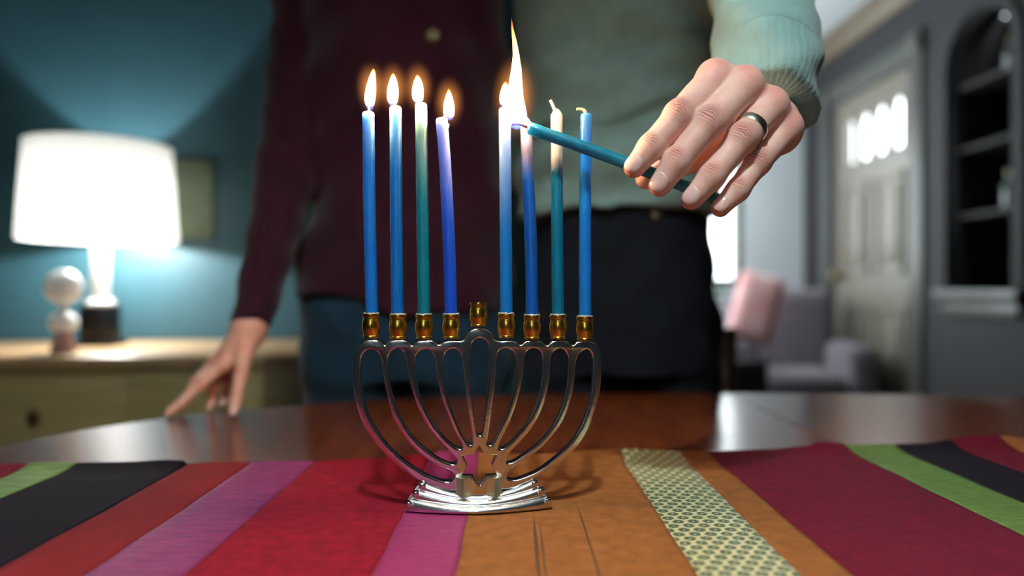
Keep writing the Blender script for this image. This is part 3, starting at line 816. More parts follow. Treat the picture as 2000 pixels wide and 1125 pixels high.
holes = [
    [(115, 290), (82, 306), (68, 350), (67, 430), (80, 520), (108, 605), (160, 695), (230, 775), (300, 832), (380, 880), (450, 903), (484, 897), (496, 872), (476, 850), (430, 832), (350, 783), (285, 720), (235, 643), (203, 560), (182, 470), (172, 400), (165, 345), (148, 305)],
    [(237, 285), (203, 305), (191, 350), (195, 420), (214, 510), (247, 600), (292, 680), (352, 745), (422, 798), (475, 822), (500, 820), (508, 803), (486, 772), (430, 718), (375, 648), (335, 572), (308, 495), (288, 415), (278, 345), (265, 305)],
    [(362, 290), (325, 312), (316, 360), (321, 440), (343, 520), (378, 600), (423, 670), (477, 728), (513, 752), (531, 747), (530, 722), (505, 685), (470, 606), (440, 518), (421, 430), (411, 350), (395, 308)],
    [(490, 288), (458, 307), (447, 350), (449, 420), (462, 500), (487, 580), (517, 660), (546, 713), (565, 734), (580, 728), (581, 708), (572, 650), (559, 560), (548, 460), (539, 380), (524, 310)],
    [(615, 240), (580, 262), (571, 320), (573, 420), (581, 520), (592, 620), (601, 678), (613, 692), (625, 678), (637, 600), (649, 500), (657, 400), (661, 320), (652, 264)],
    [(738, 288), (703, 303), (692, 345), (687, 420), (678, 520), (665, 620), (651, 708), (648, 728), (661, 738), (680, 722), (708, 668), (742, 590), (767, 510), (780, 430), (783, 360), (772, 308)],
    [(865, 290), (831, 308), (819, 360), (812, 425), (799, 500), (770, 590), (737, 670), (708, 728), (703, 750), (716, 757), (745, 740), (798, 688), (843, 628), (882, 550), (902, 470), (910, 390), (907, 325), (893, 299)],
    [(990, 292), (955, 312), (944, 360), (940, 430), (924, 520), (888, 610), (843, 680), (793, 735), (750, 780), (738, 808), (747, 824), (780, 812), (848, 768), (908, 718), (962, 650), (1001, 570), (1024, 480), (1031, 400), (1029, 335), (1013, 302)],
    [(1116, 296), (1082, 316), (1065, 360), (1058, 440), (1043, 530), (1008, 620), (963, 690), (903, 755), (833, 805), (768, 843), (744, 870), (742, 893), (764, 904), (800, 897), (880, 866), (958, 812), (1027, 752), (1082, 678), (1121, 590), (1143, 500), (1149, 400), (1147, 345), (1138, 313)]]
scx, scz, sr = 936, 908, 39.5
star = []
for k in range(12):
    r_ = sr if k % 2 == 0 else sr / math.sqrt(3) * 1.06
    t = math.pi / 2 - k * math.pi / 6
    star.append(ml(scx + r_ * math.cos(t) * .98, scz - r_ * math.sin(t)))
loops = [[z1(p) for p in catmull(outer, 5)]] + [[z1(p) for p in catmull(h, 5)] for h in holes] + [star]
me = remap(plate('frame', loops, 0.0045, 0.0010, 3), lambda c: Vector((c.x, c.z, c.y)))
auto(link('frame', me, M['chrome'], men), 35)

# stepped, dished foot: four ridges that sag towards the middle
def foot_pt(u, v, side):
    # v: 0 crest .. 1 bottom
    w = abs(u) ** 1.7
    zc = np.interp(v, [0, .33, .66, 1], [.0098, .0078, .0048, .0008]); ze = np.interp(v, [0, .33, .66, 1], [.0197, .0150, .0092, .0008])
    yc = np.interp(v, [0, 1], [.0055, .0190]); ye = np.interp(v, [0, 1], [.0045, .0085])
    L_ = np.interp(v, [0, .33, .66, 1], [.0395, .0440, .0490, .0540])
    ph = (v * 3) % 1.0
    bul = math.sqrt(max(0, math.sin(math.pi * ph))) * .0017 if 0 < v < 1 else 0
    y = (yc * (1 - w) + ye * w) + bul
    z = (zc * (1 - w) + ze * w) + bul * .7
    return Vector((u * L_, side * y, z))
NU, NV = 48, 48
vs_, fs_ = [], []
def ring(u):
    r_ = [foot_pt(u, v, -1) for v in np.linspace(1, 0, NV + 1)] + [foot_pt(u, v, 1) for v in np.linspace(0, 1, NV + 1)]
    return r_
n_ = 2 * (NV + 1)
for i in range(NU + 1):
    vs_ += ring(-1 + 2 * i / NU)
for i in range(NU):
    for k in range(n_):
        a, b = i * n_ + k, i * n_ + (k + 1) % n_
        fs_.append((a, b, b + n_, a + n_))
fs_.append(tuple(range(n_))[::-1]); fs_.append(tuple(NU * n_ + k for k in range(n_)))
me = pyd('base', vs_, fs_)
bm = bmesh.new(); bm.from_mesh(me); bmesh.ops.recalc_face_normals(bm, faces=bm.faces); bm.to_mesh(me); bm.free()
fb = auto(link('base', me, M['satin'], men), 50)
for sx in (-1, 1):
    for v in (.17, .5, .83):
        p = foot_pt(sx * .985, v, -1)
        MB().box((p.x - .0024, p.y - .0022, p.z - .0018), (p.x + .0024, p.y + .0035, p.z + .0020), .0008).build('end_bead', M['chrome'], fb)
# faceted star blocks on the foot
for cx in (905.5, 965.0):
    x, z = ml(cx, 962)
    w = 15 * S; h = 35 * S
    m = MB(); poly = [(-w, 0.0), (-w * .95, -.0060), (0, -.0125), (w * .95, -.0060), (w, 0.0)]
    m.prism(poly, 0, h, M=Matrix.Translation((x, -.002, z)))
    o = m.build('star_block', M['palegold'], men, smooth=False)
x0_, z0_ = ml(920, 963); x1_, z1_ = ml(951, 963)
m = MB()
vz = ml(935, 947)[1]; th = ml(920, 930)[1]
poly = [(x0_, z0_), (x1_, z0_), (x1_, th), ((x0_ + x1_) / 2 + .0008, vz), ((x0_ + x1_) / 2 - .0008, vz), (x0_, th)]
m.prism(poly, 0, .007, M=Matrix.Rotation(R(90), 4, 'X'))
m.build('star_web', M['chrome'], men, smooth=False)

# brass cups
cup_px = [727.5, 779, 829, 881.5, 934.5, 989, 1039.5, 1091, 1144]
cup_top = [613, 615, 615, 615, 592, 614, 617, 617, 620]
def cup_mesh():
    m = MB(); k = .0060 / 16.0
    pr = [(0, 0), (15.2, 0), (15.6, 1.5), (15.2, 3.6), (14.4, 4.6), (15.6, 10), (17.2, 18), (17.4, 24), (16.6, 31), (15.0, 36.2), (14.6, 37.2), (16.0, 38.2), (16.2, 40), (15.2, 41), (15.2, 42),
          (17.0, 43), (17.3, 45), (16.8, 46.5), (13.2, 46.5), (12.9, 45), (12.9, 18), (0, 18)]
    m.lathe([(r * S, z * S) for r, z in pr], 40)
    o = m.build('candle_cup', M['brass'], men)
    return o
cup0 = cup_mesh()
for i, (cx, ct) in enumerate(zip(cup_px, cup_top)):
    o = cup0 if i == 0 else cup0.copy()
    if i: COL.objects.link(o); o.parent = men
    x, z = ml(cx, ct + 46.5)
    o.location = (x, 0, z)

# ================================================================== CANDLES
def flame_light(p, w):
    l = bpy.data.lights.new('flame_light', 'POINT'); l.energy = w; l.color = (1.0, 0.62, 0.32); l.shadow_soft_size = .0035
    o = bpy.data.objects.new('flame_light', l); COL.objects.link(o); o.location = p

def lathe_path(pts, rad, seg=20):
    m = MB(); m.tube(pts, rad, seg); return m

cand = [
    # bottom-to-top centre line in pixels, colour, label, lit
    ([(729.5, 650), (729, 613), (724.5, 420), (722, 229)], (24, 120, 214), 'lit bright blue candle in the outermost cup on the lamp side', (722, 229)),
    ([(778.5, 650), (778, 614), (775.5, 420), (774, 217)], (16, 112, 186), 'lit blue candle, second from the lamp end of the menorah', (774, 217)),
    ([(829, 650), (829, 614), (826, 420), (823, 210)], (10, 122, 136), 'lit teal green candle, third from the lamp end of the menorah', (823, 210)),
    ([(881.5, 650), (881, 613), (878, 500), (870.5, 340), (863, 238)], (28, 86, 210), 'lit leaning violet blue candle just before the empty centre cup', (863, 238)),
    ([(989, 650), (989, 612), (988, 440), (986, 216)], (20, 124, 204), 'lit blue candle just past the empty centre cup', (986, 216)),
    ([(1040, 650), (1040, 615), (1037, 470), (1031, 330), (1028, 242)], (14, 92, 176), 'curved dark blue candle whose tip meets the tall flame', (1028, 242)),
    ([(1091.5, 650), (1091, 615), (1089.5, 450), (1088.5, 224)], (10, 112, 142), 'unlit teal candle with upright pale wick behind the held candle', (1088, 224)),
    ([(1144.5, 650), (1145, 617), (1145, 420), (1147, 224)], (22, 128, 222), 'unlit bright blue candle with bent wick in the cup nearest the hand', (1147, 224))]
GRP = 'candles standing in the menorah'
flame_spec = {  # centre line of each flame with half widths, in pixels
    0: [(725.5, 222, 3.5), (725, 212, 8), (725, 198, 10.5), (727, 180, 10), (729.5, 160, 7), (731.5, 146, 4), (732, 139, 1)],
    1: [(771.5, 213, 3.5), (769.5, 206, 8.5), (768.5, 195, 11), (769, 180, 11), (769.5, 165, 8), (769.5, 154, 4.5), (769.5, 147, 1)],
    2: [(820, 207, 3.5), (818.5, 202, 8.5), (817, 192, 11), (817, 178, 11), (817, 165, 8.5), (816.5, 156, 5), (816, 149, 1)],
    3: [(876, 237, 3.0), (877, 231, 9), (877, 221, 11), (877, 208, 10.5), (877, 194, 7.5), (877, 183, 4), (876.5, 175, 1)]}
def tube_xz(spec, y=0.0, n=6):
    p = catmull([(a, b, c) for a, b, c in spec], n, closed=False)
    return [Vector((ml(q[0], q[1])[0], y, ml(q[0], q[1])[1])) for q in p], [max(q[2], .4) * S for q in p]

wick_px = {0: [(722, 232), (722.5, 226), (723, 219), (722, 213)], 1: [(774, 220), (774, 213), (773, 208), (771, 205)], 2: [(823, 213), (822, 206), (820, 200), (818, 198)],
           3: [(862, 241), (865, 234), (871, 230), (877, 229)], 4: [(986, 218), (985, 209), (984, 203)], 5: [(1028, 244), (1024, 238), (1017, 236)],
           6: [(1088, 226), (1085, 214), (1081, 204), (1076, 194)], 7: [(1147, 226), (1145, 215), (1138, 211), (1128, 211)]}
# flame glow painted into each tip's colour, with some truly pale wax: colour, where it ends, where it is full, strength
pale_tip_glow = [((170, 200, 235), 330, 210, .40), ((160, 205, 225), 340, 205, .42), ((200, 215, 190), 400, 205, .50), ((168, 170, 232), 450, 230, .60),
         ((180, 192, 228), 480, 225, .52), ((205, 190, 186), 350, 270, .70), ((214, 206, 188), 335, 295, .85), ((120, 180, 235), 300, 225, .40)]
cand_objs = []
for i, (pts, c, lab, top) in enumerate(cand):
    pc_, y0_, y1_, am_ = pale_tip_glow[i]
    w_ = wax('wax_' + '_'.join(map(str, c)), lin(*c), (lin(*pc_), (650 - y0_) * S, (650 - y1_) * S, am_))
    p3 = catmull([(a, b, 0) for a, b in pts], 14, closed=False)
    path, rad = [], []
    n = len(p3)
    for k, q in enumerate(p3):
        x, z = ml(q[0], q[1])
        path.append(Vector((x + .00012 * noise.noise(Vector((k * .9, i, 0))), .00015 * noise.noise(Vector((k * .7, i + 9, 0))), z)))
        rad.append((12.4 - .9 * k / n + .35 * noise.noise(Vector((k * .6, i * 3.3, 4)))) * S)
    # rounded shoulder at the tip
    t = (path[-1] - path[-2]).normalized()
    e0 = path[-1]
    pale = i in (5, 6)
    for dz, f in ((2.5, .95), (4.5, .8), (5.5, .55) if not pale else (9, .6), (6.2, .25) if not pale else (13, .28)):
        path.append(e0 + t * dz * S); rad.append(rad[n - 1] * f)
    base = MENM @ Vector((path[0].x, 0, path[0].z))
    root = empty('candle', base, ROT)
    off = Vector((path[0].x, 0, path[0].z))
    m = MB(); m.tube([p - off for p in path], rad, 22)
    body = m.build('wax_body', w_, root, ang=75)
    wp = [Vector((ml(*q)[0], -.0002, ml(*q)[1])) - off for q in wick_px[i]]
    if pale: wp[0] -= Vector((0, 0, .001))
    wk = catmull([tuple(q) for q in wp], 4, closed=False)
    lit = i < 5
    MB().tube([Vector(q) for q in wk], [(.00105 if lit else .0014) * (1 - .25 * k / len(wk)) for k in range(len(wk))], 10).build('wick', M['wick_burnt' if lit else 'wick'], root)
    # crumpled foil between wax and cup rim
    fo = MB(); cx, ct = [(727.5, 613), (779, 615), (829, 615), (881.5, 615), (989, 614), (1039.5, 617), (1091, 617), (1144, 620)][i]
    x, z = ml(cx, ct)
    rp_ = []
    for a in np.linspace(0, 2 * math.pi, 41)[:-1]:
        rr = (14.2 + 1.1 * noise.noise(Vector((math.cos(a) * 3, math.sin(a) * 3, i * 5.0)))) * S
        rp_.append(Vector((x + rr * math.cos(a), rr * math.sin(a), z + (1.0 + 1.8 * noise.noise(Vector((math.cos(a) * 4, math.sin(a) * 4, i * 7.7)))) * S)) - off)
    fo.tube(rp_ + [rp_[0]], 1.3 * S, 7, cap=False); fo.build('foil_collar', M['foil'], root)
    if i in flame_spec:
        fp, fr_ = tube_xz(flame_spec[i])
        m = MB(); m.tube([q - off for q in fp], fr_, 20)
        fl_ = m.build('flame', M['flame'], root)
        x, z = ml(np.mean([q[0] for q in flame_spec[i]]), (flame_spec[i][0][1] + flame_spec[i][-1][1]) / 2 - 4)
        halo(Vector((x, 0, z)) - off, 36 * S, 58 * S, fl_)
        q = fp[int(len(fp) * .30)]
        flame_light(MENM @ q, FLAME_W)
    if i == 4:   # its own small flame, shouldering the tall one
        fp, fr_ = tube_xz([(984.5, 210, 3), (985, 204, 8), (985.5, 192, 10), (986.5, 178, 8.5), (987, 166, 5), (987.5, 159, 1)])
        m = MB(); m.tube([q - off for q in fp], fr_, 20); m.build('flame', M['flame'], root)
        flame_light(MENM @ fp[int(len(fp) * .3)], FLAME_W)
    if i == 3:   # drip at the bent tip
        x, z = ml(873, 248)
        m = MB(); m.tube([Vector((x - .001, -.0015, z + .0012)) - off, Vector((x + .0006, -.0018, z + .0002)) - off, Vector((x + .0008, -.0018, z - .002)) - off], [.0010, .0014, .0007], 10)
        m.build('wax_drip', w_, root)
    tag(root, lab, 'candle', GRP)
    cand_objs.append(root)

# ---- the candle in the hand, with the tall flame
HC0 = W(1036, 251, .519); HC1 = W(1404, 391, .5185)
hc = empty('candle', HC0)
ax = (HC1 - HC0)
m = MB(); pts, rad = [Vector((0, 0, 0)) - ax.normalized() * .0022, Vector((0, 0, 0)) - ax.normalized() * .0012], [.0016, .0034]
for k in range(25):
    f = k / 24
    pts.append(ax * f + Vector((0, 0, .0012 * math.sin(f * math.pi)))); rad.append(.0045 + .00012 * noise.noise(Vector((k * .8, 3, 1))))
m.tube(pts, rad, 22); m.build('wax_body', wax('wax_held', lin(12, 112, 136)), hc, ang=75)
wq = [W(1036, 251, .519), W(1024, 246, .5195), W(1012, 242, .520), W(1000, 243, .5205)]
wk = catmull([tuple(q - HC0) for q in wq], 4, closed=False)
MB().tube([Vector(q) for q in wk], .0011, 10).build('wick', M['wick_burnt'], hc)
def bigflame(P):
    ch = [(1010, 236, 17), (1006, 218, 20), (1005, 195, 17.5), (1007, 165, 13.5), (1008.5, 135, 10), (1008, 108, 6.5), (1005, 82, 4.6), (1001, 58, 2.6), (999, 34, .9)]
    d = None
    for (a, b) in zip(ch[:-1], ch[1:]):
        q = rcone(P, W(a[0], a[1], .5215), W(b[0], b[1], .5215), a[2] * .000372, b[2] * .000372)
        d = q if d is None else np.minimum(d, q)
    d = smin(d, rcone(P, W(1022, 236, .5215), W(1014, 200, .5215), 9 * .000372, 5 * .000372), .004)
    d = smin(d, rcone(P, W(996, 232, .5215), W(998, 200, .5215), 8 * .000372, 7 * .000372), .004)
    return d
lo = W(960, 262, .51); hi = W(1050, 22, .533)
V, Q = sdf_mesh('flame', bigflame, (min(lo.x, hi.x), .508, lo.z), (max(lo.x, hi.x), .535, hi.z), .0005)
V = relax(V, Q, 2)
fo = link('flame', np_mesh('flame', V - np.array(HC0), Q), M['bigflame'], hc)
halo(W(1005, 190, .5215) - HC0, 52 * .00037, 92 * .00037, fo)
flame_light(W(1008, 190, .5215), BIG_FLAME_W * .6); flame_light(W(1009, 130, .5215), BIG_FLAME_W * .4)
tag(hc, 'teal candle held slantwise in the hand, its wick under the tall flame', 'candle', 'candle used to light the others')

# ================================================================== PERSON WITH THE CANDLE
man = empty('person', (0.18, 1.26, 0))
def rel(V, o): return V - np.array(o.location)

fing = {
    'index': [((1396, 153, .527), 11.4), ((1326, 226, .506), 10.0), ((1271, 288, .5035), 8.7), ((1239, 327, .5045), 7.5)],
    'middle': [((1453, 168, .524), 12.0), ((1386, 240, .503), 10.8), ((1321, 317, .501), 9.2), ((1289, 362, .503), 8.0)],
    'ring': [((1504, 207, .528), 11.2), ((1449, 271, .508), 10.3), ((1389, 345, .504), 8.8), ((1351, 389, .505), 7.6)],
    'pinky': [((1533, 252, .535), 10.6), ((1480, 317, .517), 8.8), ((1441, 371, .511), 7.6), ((1407, 406, .510), 6.6)]}
thumb = [((1470, 250, .572), 15), ((1400, 290, .553), 11.5), ((1315, 326, .5385), 9.6), ((1262, 349, .5315), 8.0)]
WR = W(1500, 240, .600)
def hand_m(P):
    carp = {'index': W(1462, 230, .580), 'middle': W(1484, 238, .583), 'ring': W(1502, 250, .585), 'pinky': W(1512, 260, .585)}
    palm = None
    for k, f in fing.items():
        q = rcone(P, W(*f[0][0]), carp[k], f[0][1] * .001, .0115)
        palm = q if palm is None else smin(palm, q, .012)
    palm = smin(palm, ellip(P, W(1495, 250, .563), (.026, .028, .018)), .012)
    palm = smin(palm, rcone(P, W(1519, 268, .552), W(1504, 250, .59), .0125, .015), .012)      # heel of the hand
    palm = smin(palm, rcone(P, W(1455, 245, .570), W(1490, 240, .60), .015, .016), .012)        # ball of the thumb
    palm = smin(palm, rcone(P, WR, W(1503, 190, .66), .024, .028), .014)
    th = None
    for a, b in zip(thumb[:-1], thumb[1:]):
        q = rcone(P, W(*a[0]), W(*b[0]), a[1] * .001, b[1] * .001); th = q if th is None else smin(th, q, .004)
    d = smin(palm, th, .008)
    fs = None
    for k, f in fing.items():
        c = None
        for a, b in zip(f[:-1], f[1:]):
            pa, pb = W(*a[0]), W(*b[0]); ra, rb = a[1] * .001, b[1] * .001
            mid = (pa + pb) / 2
            rm = (ra + rb) / 2 * (1.05 if a is f[0] else 1.01 if a is not f[-2] else 1.03)
            q = np.minimum(rcone(P, pa, mid, ra, rm), rcone(P, mid, pb, rm, rb))
            c = q if c is None else smin(c, q, .005)
        # knuckle bump on the back of each joint
        back = Vector((-.10, -.75, .65)).normalized()
        c = smin(c, ellip(P, W(*f[1][0]) + back * .0022, (f[1][1] * .00086,) * 3), .005)
        fs = c if fs is None else smin(fs, c, .0022)
    for k, f in fing.items():
        d = smin(d, ellip(P, W(*f[0][0]) + Vector((0, -.001, .0014)), (f[0][1] * .00094,) * 3), .008)
    return smin(d, fs, .0065)
V, Q = sdf_mesh('hand', hand_m, (.066, .485, .945), (.245, .668, 1.10), .00085)
V = relax(V, Q, 2, .5)

def finger_attrs(V, chains, ndir):
    along = np.zeros(len(V)); crease = np.zeros(len(V)); flush = np.zeros(len(V)); best = np.full(len(V), 1e9)
    for f in chains:
        acc = 0.0
        js = [np.array(W(*q[0])) for q in f]; rs = [q[1] * .001 for q in f]
        ln = [0]
        for a, b in zip(js[:-1], js[1:]): ln.append(ln[-1] + np.linalg.norm(b - a))
        for s_ in range(len(js) - 1):
            a, b = js[s_], js[s_ + 1]; ab = b - a; t = np.clip((V - a) @ ab / (ab @ ab), -0.2, 1.2); tc = np.clip(t, 0, 1)
            d = np.linalg.norm(V - (a + tc[:, None] * ab), axis=1) - (rs[s_] * (1 - tc) + rs[s_ + 1] * tc)
            m_ = d < best
            best[m_] = d[m_]; along[m_] = (ln[s_] + t * np.linalg.norm(ab))[m_]
        for ji, (wd_, st) in ((1, (.0062, 1.0)), (2, (.0042, .8))):
            if ji >= len(js): continue
            c = js[ji] + np.array(ndir) * rs[ji]
            g = np.exp(-((np.linalg.norm(V - c, axis=1)) / (wd_ * 1.15)) ** 2)
            crease = np.maximum(crease, g * st); flush = np.maximum(flush, g * .5)
        c = js[0] + np.array(ndir) * rs[0]
        flush = np.maximum(flush, .55 * np.exp(-(np.linalg.norm(V - c, axis=1) / .011) ** 2))
        c = js[-1] + (js[-1] - js[-2]) / np.linalg.norm(js[-1] - js[-2]) * rs[-1]
        flush = np.maximum(flush, .8 * np.exp(-(np.linalg.norm(V - c, axis=1) / .009) ** 2))
    return along, crease, flush

def add_attr(me, name, arr):
    a = me.attributes.new(name, 'FLOAT', 'POINT'); a.data.foreach_set('value', np.asarray(arr, np.float32))

hand_dir = Vector((-.15, -.80, .58)).normalized()
al, cr, fl = finger_attrs(V, list(fing.values()), hand_dir)
# coarse rest of the body (inside the clothes, plus neck and head)
SHM = Vector((.365, 1.10, 1.44)); ELM = Vector((.272, .79, 1.33)); WRM = WR
def body_m(P):
    d = eloft(P, [(.86, .19, 1.27, .13, .085), (1.06, .185, 1.265, .125, .08), (1.3, .175, 1.225, .14, .085), (1.46, .17, 1.18, .12, .07)], .82, 1.48)
    d = smin(d, rcone(P, (.17, 1.17, 1.44), (.17, 1.145, 1.58), .060, .054), .04)
    d = smin(d, ellip(P, (.17, 1.13, 1.70), (.076, .094, .118)), .03)
    d = smin(d, rcone(P, (.17, 1.04, 1.70), (.17, 1.022, 1.675), .010, .014), .02)
    for s in (-1, 1): d = smin(d, ellip(P, (.17 + s * .078, 1.14, 1.69), (.010, .018, .03)), .006)
    d = smin(d, ellip(P, (.17, 1.042, 1.635), (.022, .012, .006)), .01)
    d = smin(d, rcone(P, (.30, 1.14, 1.43), SHM, .05, .045), .03)
    d = smin(d, rcone(P, SHM, ELM, .040, .034), .02); d = smin(d, rcone(P, ELM, WRM + Vector((.0, .05, .03)), .034, .024), .02)
    d = smin(d, rcone(P, (.08, 1.22, 1.43), (.03, 1.47, 1.19), .042, .034), .03); d = smin(d, rcone(P, (.03, 1.47, 1.19), (-.18, 1.48, 1.05), .032, .024), .02)
    for s in (-1, 1):
        d = smin(d, rcone(P, (.19 + s * .085, 1.28, .88), (.19 + s * .10, 1.28, .48), .07, .048), .03)
        d = smin(d, rcone(P, (.19 + s * .10, 1.28, .48), (.19 + s * .105, 1.30, .08), .045, .034), .02)
    return d
V2, Q2 = sdf_mesh('body', body_m, (-.28, .56, .04), (.46, 1.56, 1.86), .011)
VV = np.concatenate([V, V2]); QQ = np.concatenate([Q, Q2 + len(V)])
z2 = np.zeros(len(V2))
bme = np_mesh('body', rel(VV, man), QQ)
add_attr(bme, 'along', np.concatenate([al, z2])); add_attr(bme, 'crease', np.concatenate([cr, z2])); add_attr(bme, 'flush', np.concatenate([fl, z2 + .2]))
man_body = link('body', bme, M['skin_m'], man)

def nail(f, parent, origin, ndir, w=.98, ln=.0135, lift=.0003, matn='nail'):
    a = W(*f[-2][0]); b = W(*f[-1][0]); r0 = f[-2][1] * .001; r1 = f[-1][1] * .001
    t = (b - a).normalized(); nn = (ndir - t * ndir.dot(t)).normalized(); s = t.cross(nn)
    L_ = (b - a).length
    vs_, fs_ = [], []; NU_, NV_ = 14, 14
    start = L_ - ln * .52
    for j in range(NV_ + 1):
        v = j / NV_; along_ = start + v * ln
        tt = min(1, along_ / L_); r = r0 + (r1 - r0) * tt
        over = max(0, along_ - L_)
        rr = math.sqrt(max(r * r - (over * .80) ** 2, (r * .5) ** 2))
        hw = w * (math.sqrt(max(0, 1 - (max(0, (.45 - v) / .45)) ** 2)) * .80 + .20) * (1 - .30 * max(0, (v - .7) / .3) ** 2)
        for k in range(NU_ + 1):
            u = -1 + 2 * k / NU_
            th_ = u * hw
            edge = min(1, 4 * (1 - abs(u)), 5 * v + .1, 5 * (1 - v) + .3)
            q = a + t * (along_ - .0012 * u * u * v) + (nn * math.cos(th_) + s * math.sin(th_)) * (rr + lift * edge)
            vs_.append(q - Vector(origin))
    for j in range(NV_):
        for k in range(NU_):
            q = j * (NU_ + 1) + k; fs_.append((q, q + 1, q + NU_ + 2, q + NU_ + 1))
    o = link('fingernail', pyd('fingernail', vs_, fs_), M[matn], parent)
    md = o.modifiers.new('thickness', 'SOLIDIFY'); md.thickness = .0006; md.offset = 0
    return o
for k, f in fing.items():
    nail(f, man_body, man.location, Vector((-.30, -.86, .32)), ln={'index': .0132, 'middle': .0140, 'ring': .0132, 'pinky': .0110}[k])

# ring on the ring finger, between the first and second knuckle
a = W(*fing['ring'][0][0]); b = W(*fing['ring'][1][0])
t = (b - a).normalized(); c = a + (b - a) * .70
rr = .0106
n1 = t.orthogonal().normalized(); n2 = t.cross(n1)
vs_, fs_ = [], []
prof = [(rr, -.0034), (rr + .0010, -.0033), (rr + .0014, -.0024), (rr + .0015, 0), (rr + .0014, .0024), (rr + .0010, .0033), (rr, .0034), (rr - .0006, 0)]
for k in range(48):
    th_ = 2 * math.pi * k / 48
    for r_, h_ in prof: vs_.append(c + t * h_ + (n1 * math.cos(th_) + n2 * math.sin(th_)) * r_ - man.location)
for k in range(48):
    for j in range(len(prof)):
        a_ = k * len(prof) + j; b_ = k * len(prof) + (j + 1) % len(prof); a2 = ((k + 1) % 48) * len(prof) + j; b2 = ((k + 1) % 48) * len(prof) + (j + 1) % len(prof)
        fs_.append((a_, b_, b2, a2))
me = pyd('finger_ring', vs_, fs_)
bm = bmesh.new(); bm.from_mesh(me); bmesh.ops.recalc_face_normals(bm, faces=bm.faces); bm.to_mesh(me); bm.free()
o = link('finger_ring', me, M['ring'], man); auto(o, 40); o['label'] = 'polished silver wedding band'

# sweater, with sleeve to the wrist
def nfold(P, fx, fy, fz, ph, amp): return amp * np.sin(P[0] * fx + P[1] * fy + P[2] * fz + ph)
CUFF = W(1498, 202, .600)
def sweater_m(P):
    d = eloft(P, [(.98, .192, 1.262, .172, .128), (1.06, .192, 1.262, .176, .132), (1.15, .193, 1.255, .178, .135), (1.3, .190, 1.235, .178, .13), (1.42, .180, 1.19, .160, .11), (1.50, .17, 1.165, .10, .075)], 1.035, 1.505)
    arm = smin(rcone(P, (.31, 1.15, 1.425), SHM, .075, .072), rcone(P, SHM, ELM, .070, .058), .03)
    fore = rcone(P, ELM, CUFF, .058, .0425)
    arm = smin(arm, fore, .03)
    # folds across the sleeve
    fold = nfold(P, 40, -60, 95, .4, .0028) + nfold(P, -70, 30, 140, 1.3, .0016)
    arm = arm + fold
    # ribbed cuff stands a little proud and ends square
    axd = (CUFF - ELM).normalized()
    s = (P[0] - CUFF.x) * axd.x + (P[1] - CUFF.y) * axd.y + (P[2] - CUFF.z) * axd.z
    arm = np.maximum(arm, s - .006)
    d = d + nfold(P, 22, 8, 55, 0, .005) + nfold(P, -34, 10, 84, 1.2, .0035) + nfold(P, 60, 0, 20, .4, .002)
    zf = P[2] - (1.172 + .16 * (P[0] - .17) + .010 * np.sin(P[0] * 30))
    d = d + .016 * np.exp(-(zf / .011) ** 2) - .012 * np.exp(-((zf + .045) / .030) ** 2)
    zf = P[2] - (1.285 + .30 * (P[0] - .22))
    d = d + .012 * np.exp(-(zf / .013) ** 2) * np.clip((P[0] - .10) / .08, 0, 1)
    arm2 = smin(rcone(P, (.085, 1.22, 1.42), (.03, 1.47, 1.19), .066, .055), rcone(P, (.03, 1.47, 1.19), (-.13, 1.48, 1.08), .052, .04), .03)
    return smin(smin(d, arm, .03), arm2, .03)
V, Q = sdf_mesh('sweater', sweater_m, (-.24, .56, 1.0), (.48, 1.56, 1.53), .005)
V = relax(V, Q, 2)
sme = np_mesh('sweater', rel(V, man), Q)
# rib lines run along the cuff
axd = np.array((CUFF - ELM).normalized()); e1 = np.cross(axd, [0, 0, 1.0]); e1 /= np.linalg.norm(e1); e2 = np.cross(axd, e1)
dv = V - np.array(CUFF); ang = np.arctan2(dv @ e2, dv @ e1); s_ = dv @ axd
add_attr(sme, 'rib', np.where((np.linalg.norm(dv - s_[:, None] * axd, axis=1) < .06) & (s_ > -.055), ang * 44, 0))
link('sweater', sme, M['sage'], man)

def jeans(P, cx, cy, hx, hy, ztop, spread, fold):
    d = eloft(P, [(.70, cx, cy, hx * 1.02, hy), (.85, cx, cy, hx * 1.05, hy * 1.05), (1.06, cx, cy, hx * .93, hy * .92)], .76, ztop)
    for s in (-1, 1):
        lg = smin(rcone(P, (cx + s * hx * .5, cy, .84), (cx + s * spread, cy, .48), hx * .54, .070), rcone(P, (cx + s * spread, cy, .48), (cx + s * (spread + .005), cy + .02, .09), .068, .055), .02)
        d = smin(d, np.maximum(lg, .085 - P[2]), .02)
    return d + nfold(P, 40, 10, 70, fold, .0025) + nfold(P, -60, 0, 45, .7, .0015)
V, Q = sdf_mesh('jeans', lambda P: jeans(P, .195, 1.268, .160, .118, 1.055, .105, .2), (-.03, 1.10, .06), (.40, 1.44, 1.09), .008)
link('jeans', np_mesh('jeans', rel(relax(V, Q, 2), man), Q), M['jeans_m'], man)
MB().lathe([(0, 0), (.008, 0), (.0085, .002), (.006, .004), (0, .0042)], 20, M=Matrix.Translation(W(1281, 421, 1.156) - man.location) @ Matrix.Rotation(R(90), 4, 'X')).build('trouser_button', M['darkbrass'], man)
def shoe(P, x, y):
    d = smin(rcone(P, (x, y + .05, .045), (x, y - .13, .035), .042, .036), rcone(P, (x, y + .03, .06), (x, y + .03, .12), .042, .045), .03)
    return np.maximum(d, .002 - P[2])
for s in (-1, 1):
    x = .187 + s * .11
    V, Q = sdf_mesh('shoe', lambda P: shoe(P, x, 1.288), (x - .06, 1.09, -.01), (x + .06, 1.41, .14), .006)
    link('shoe', np_mesh('shoe', rel(V, man), Q), M['shoe'], man)
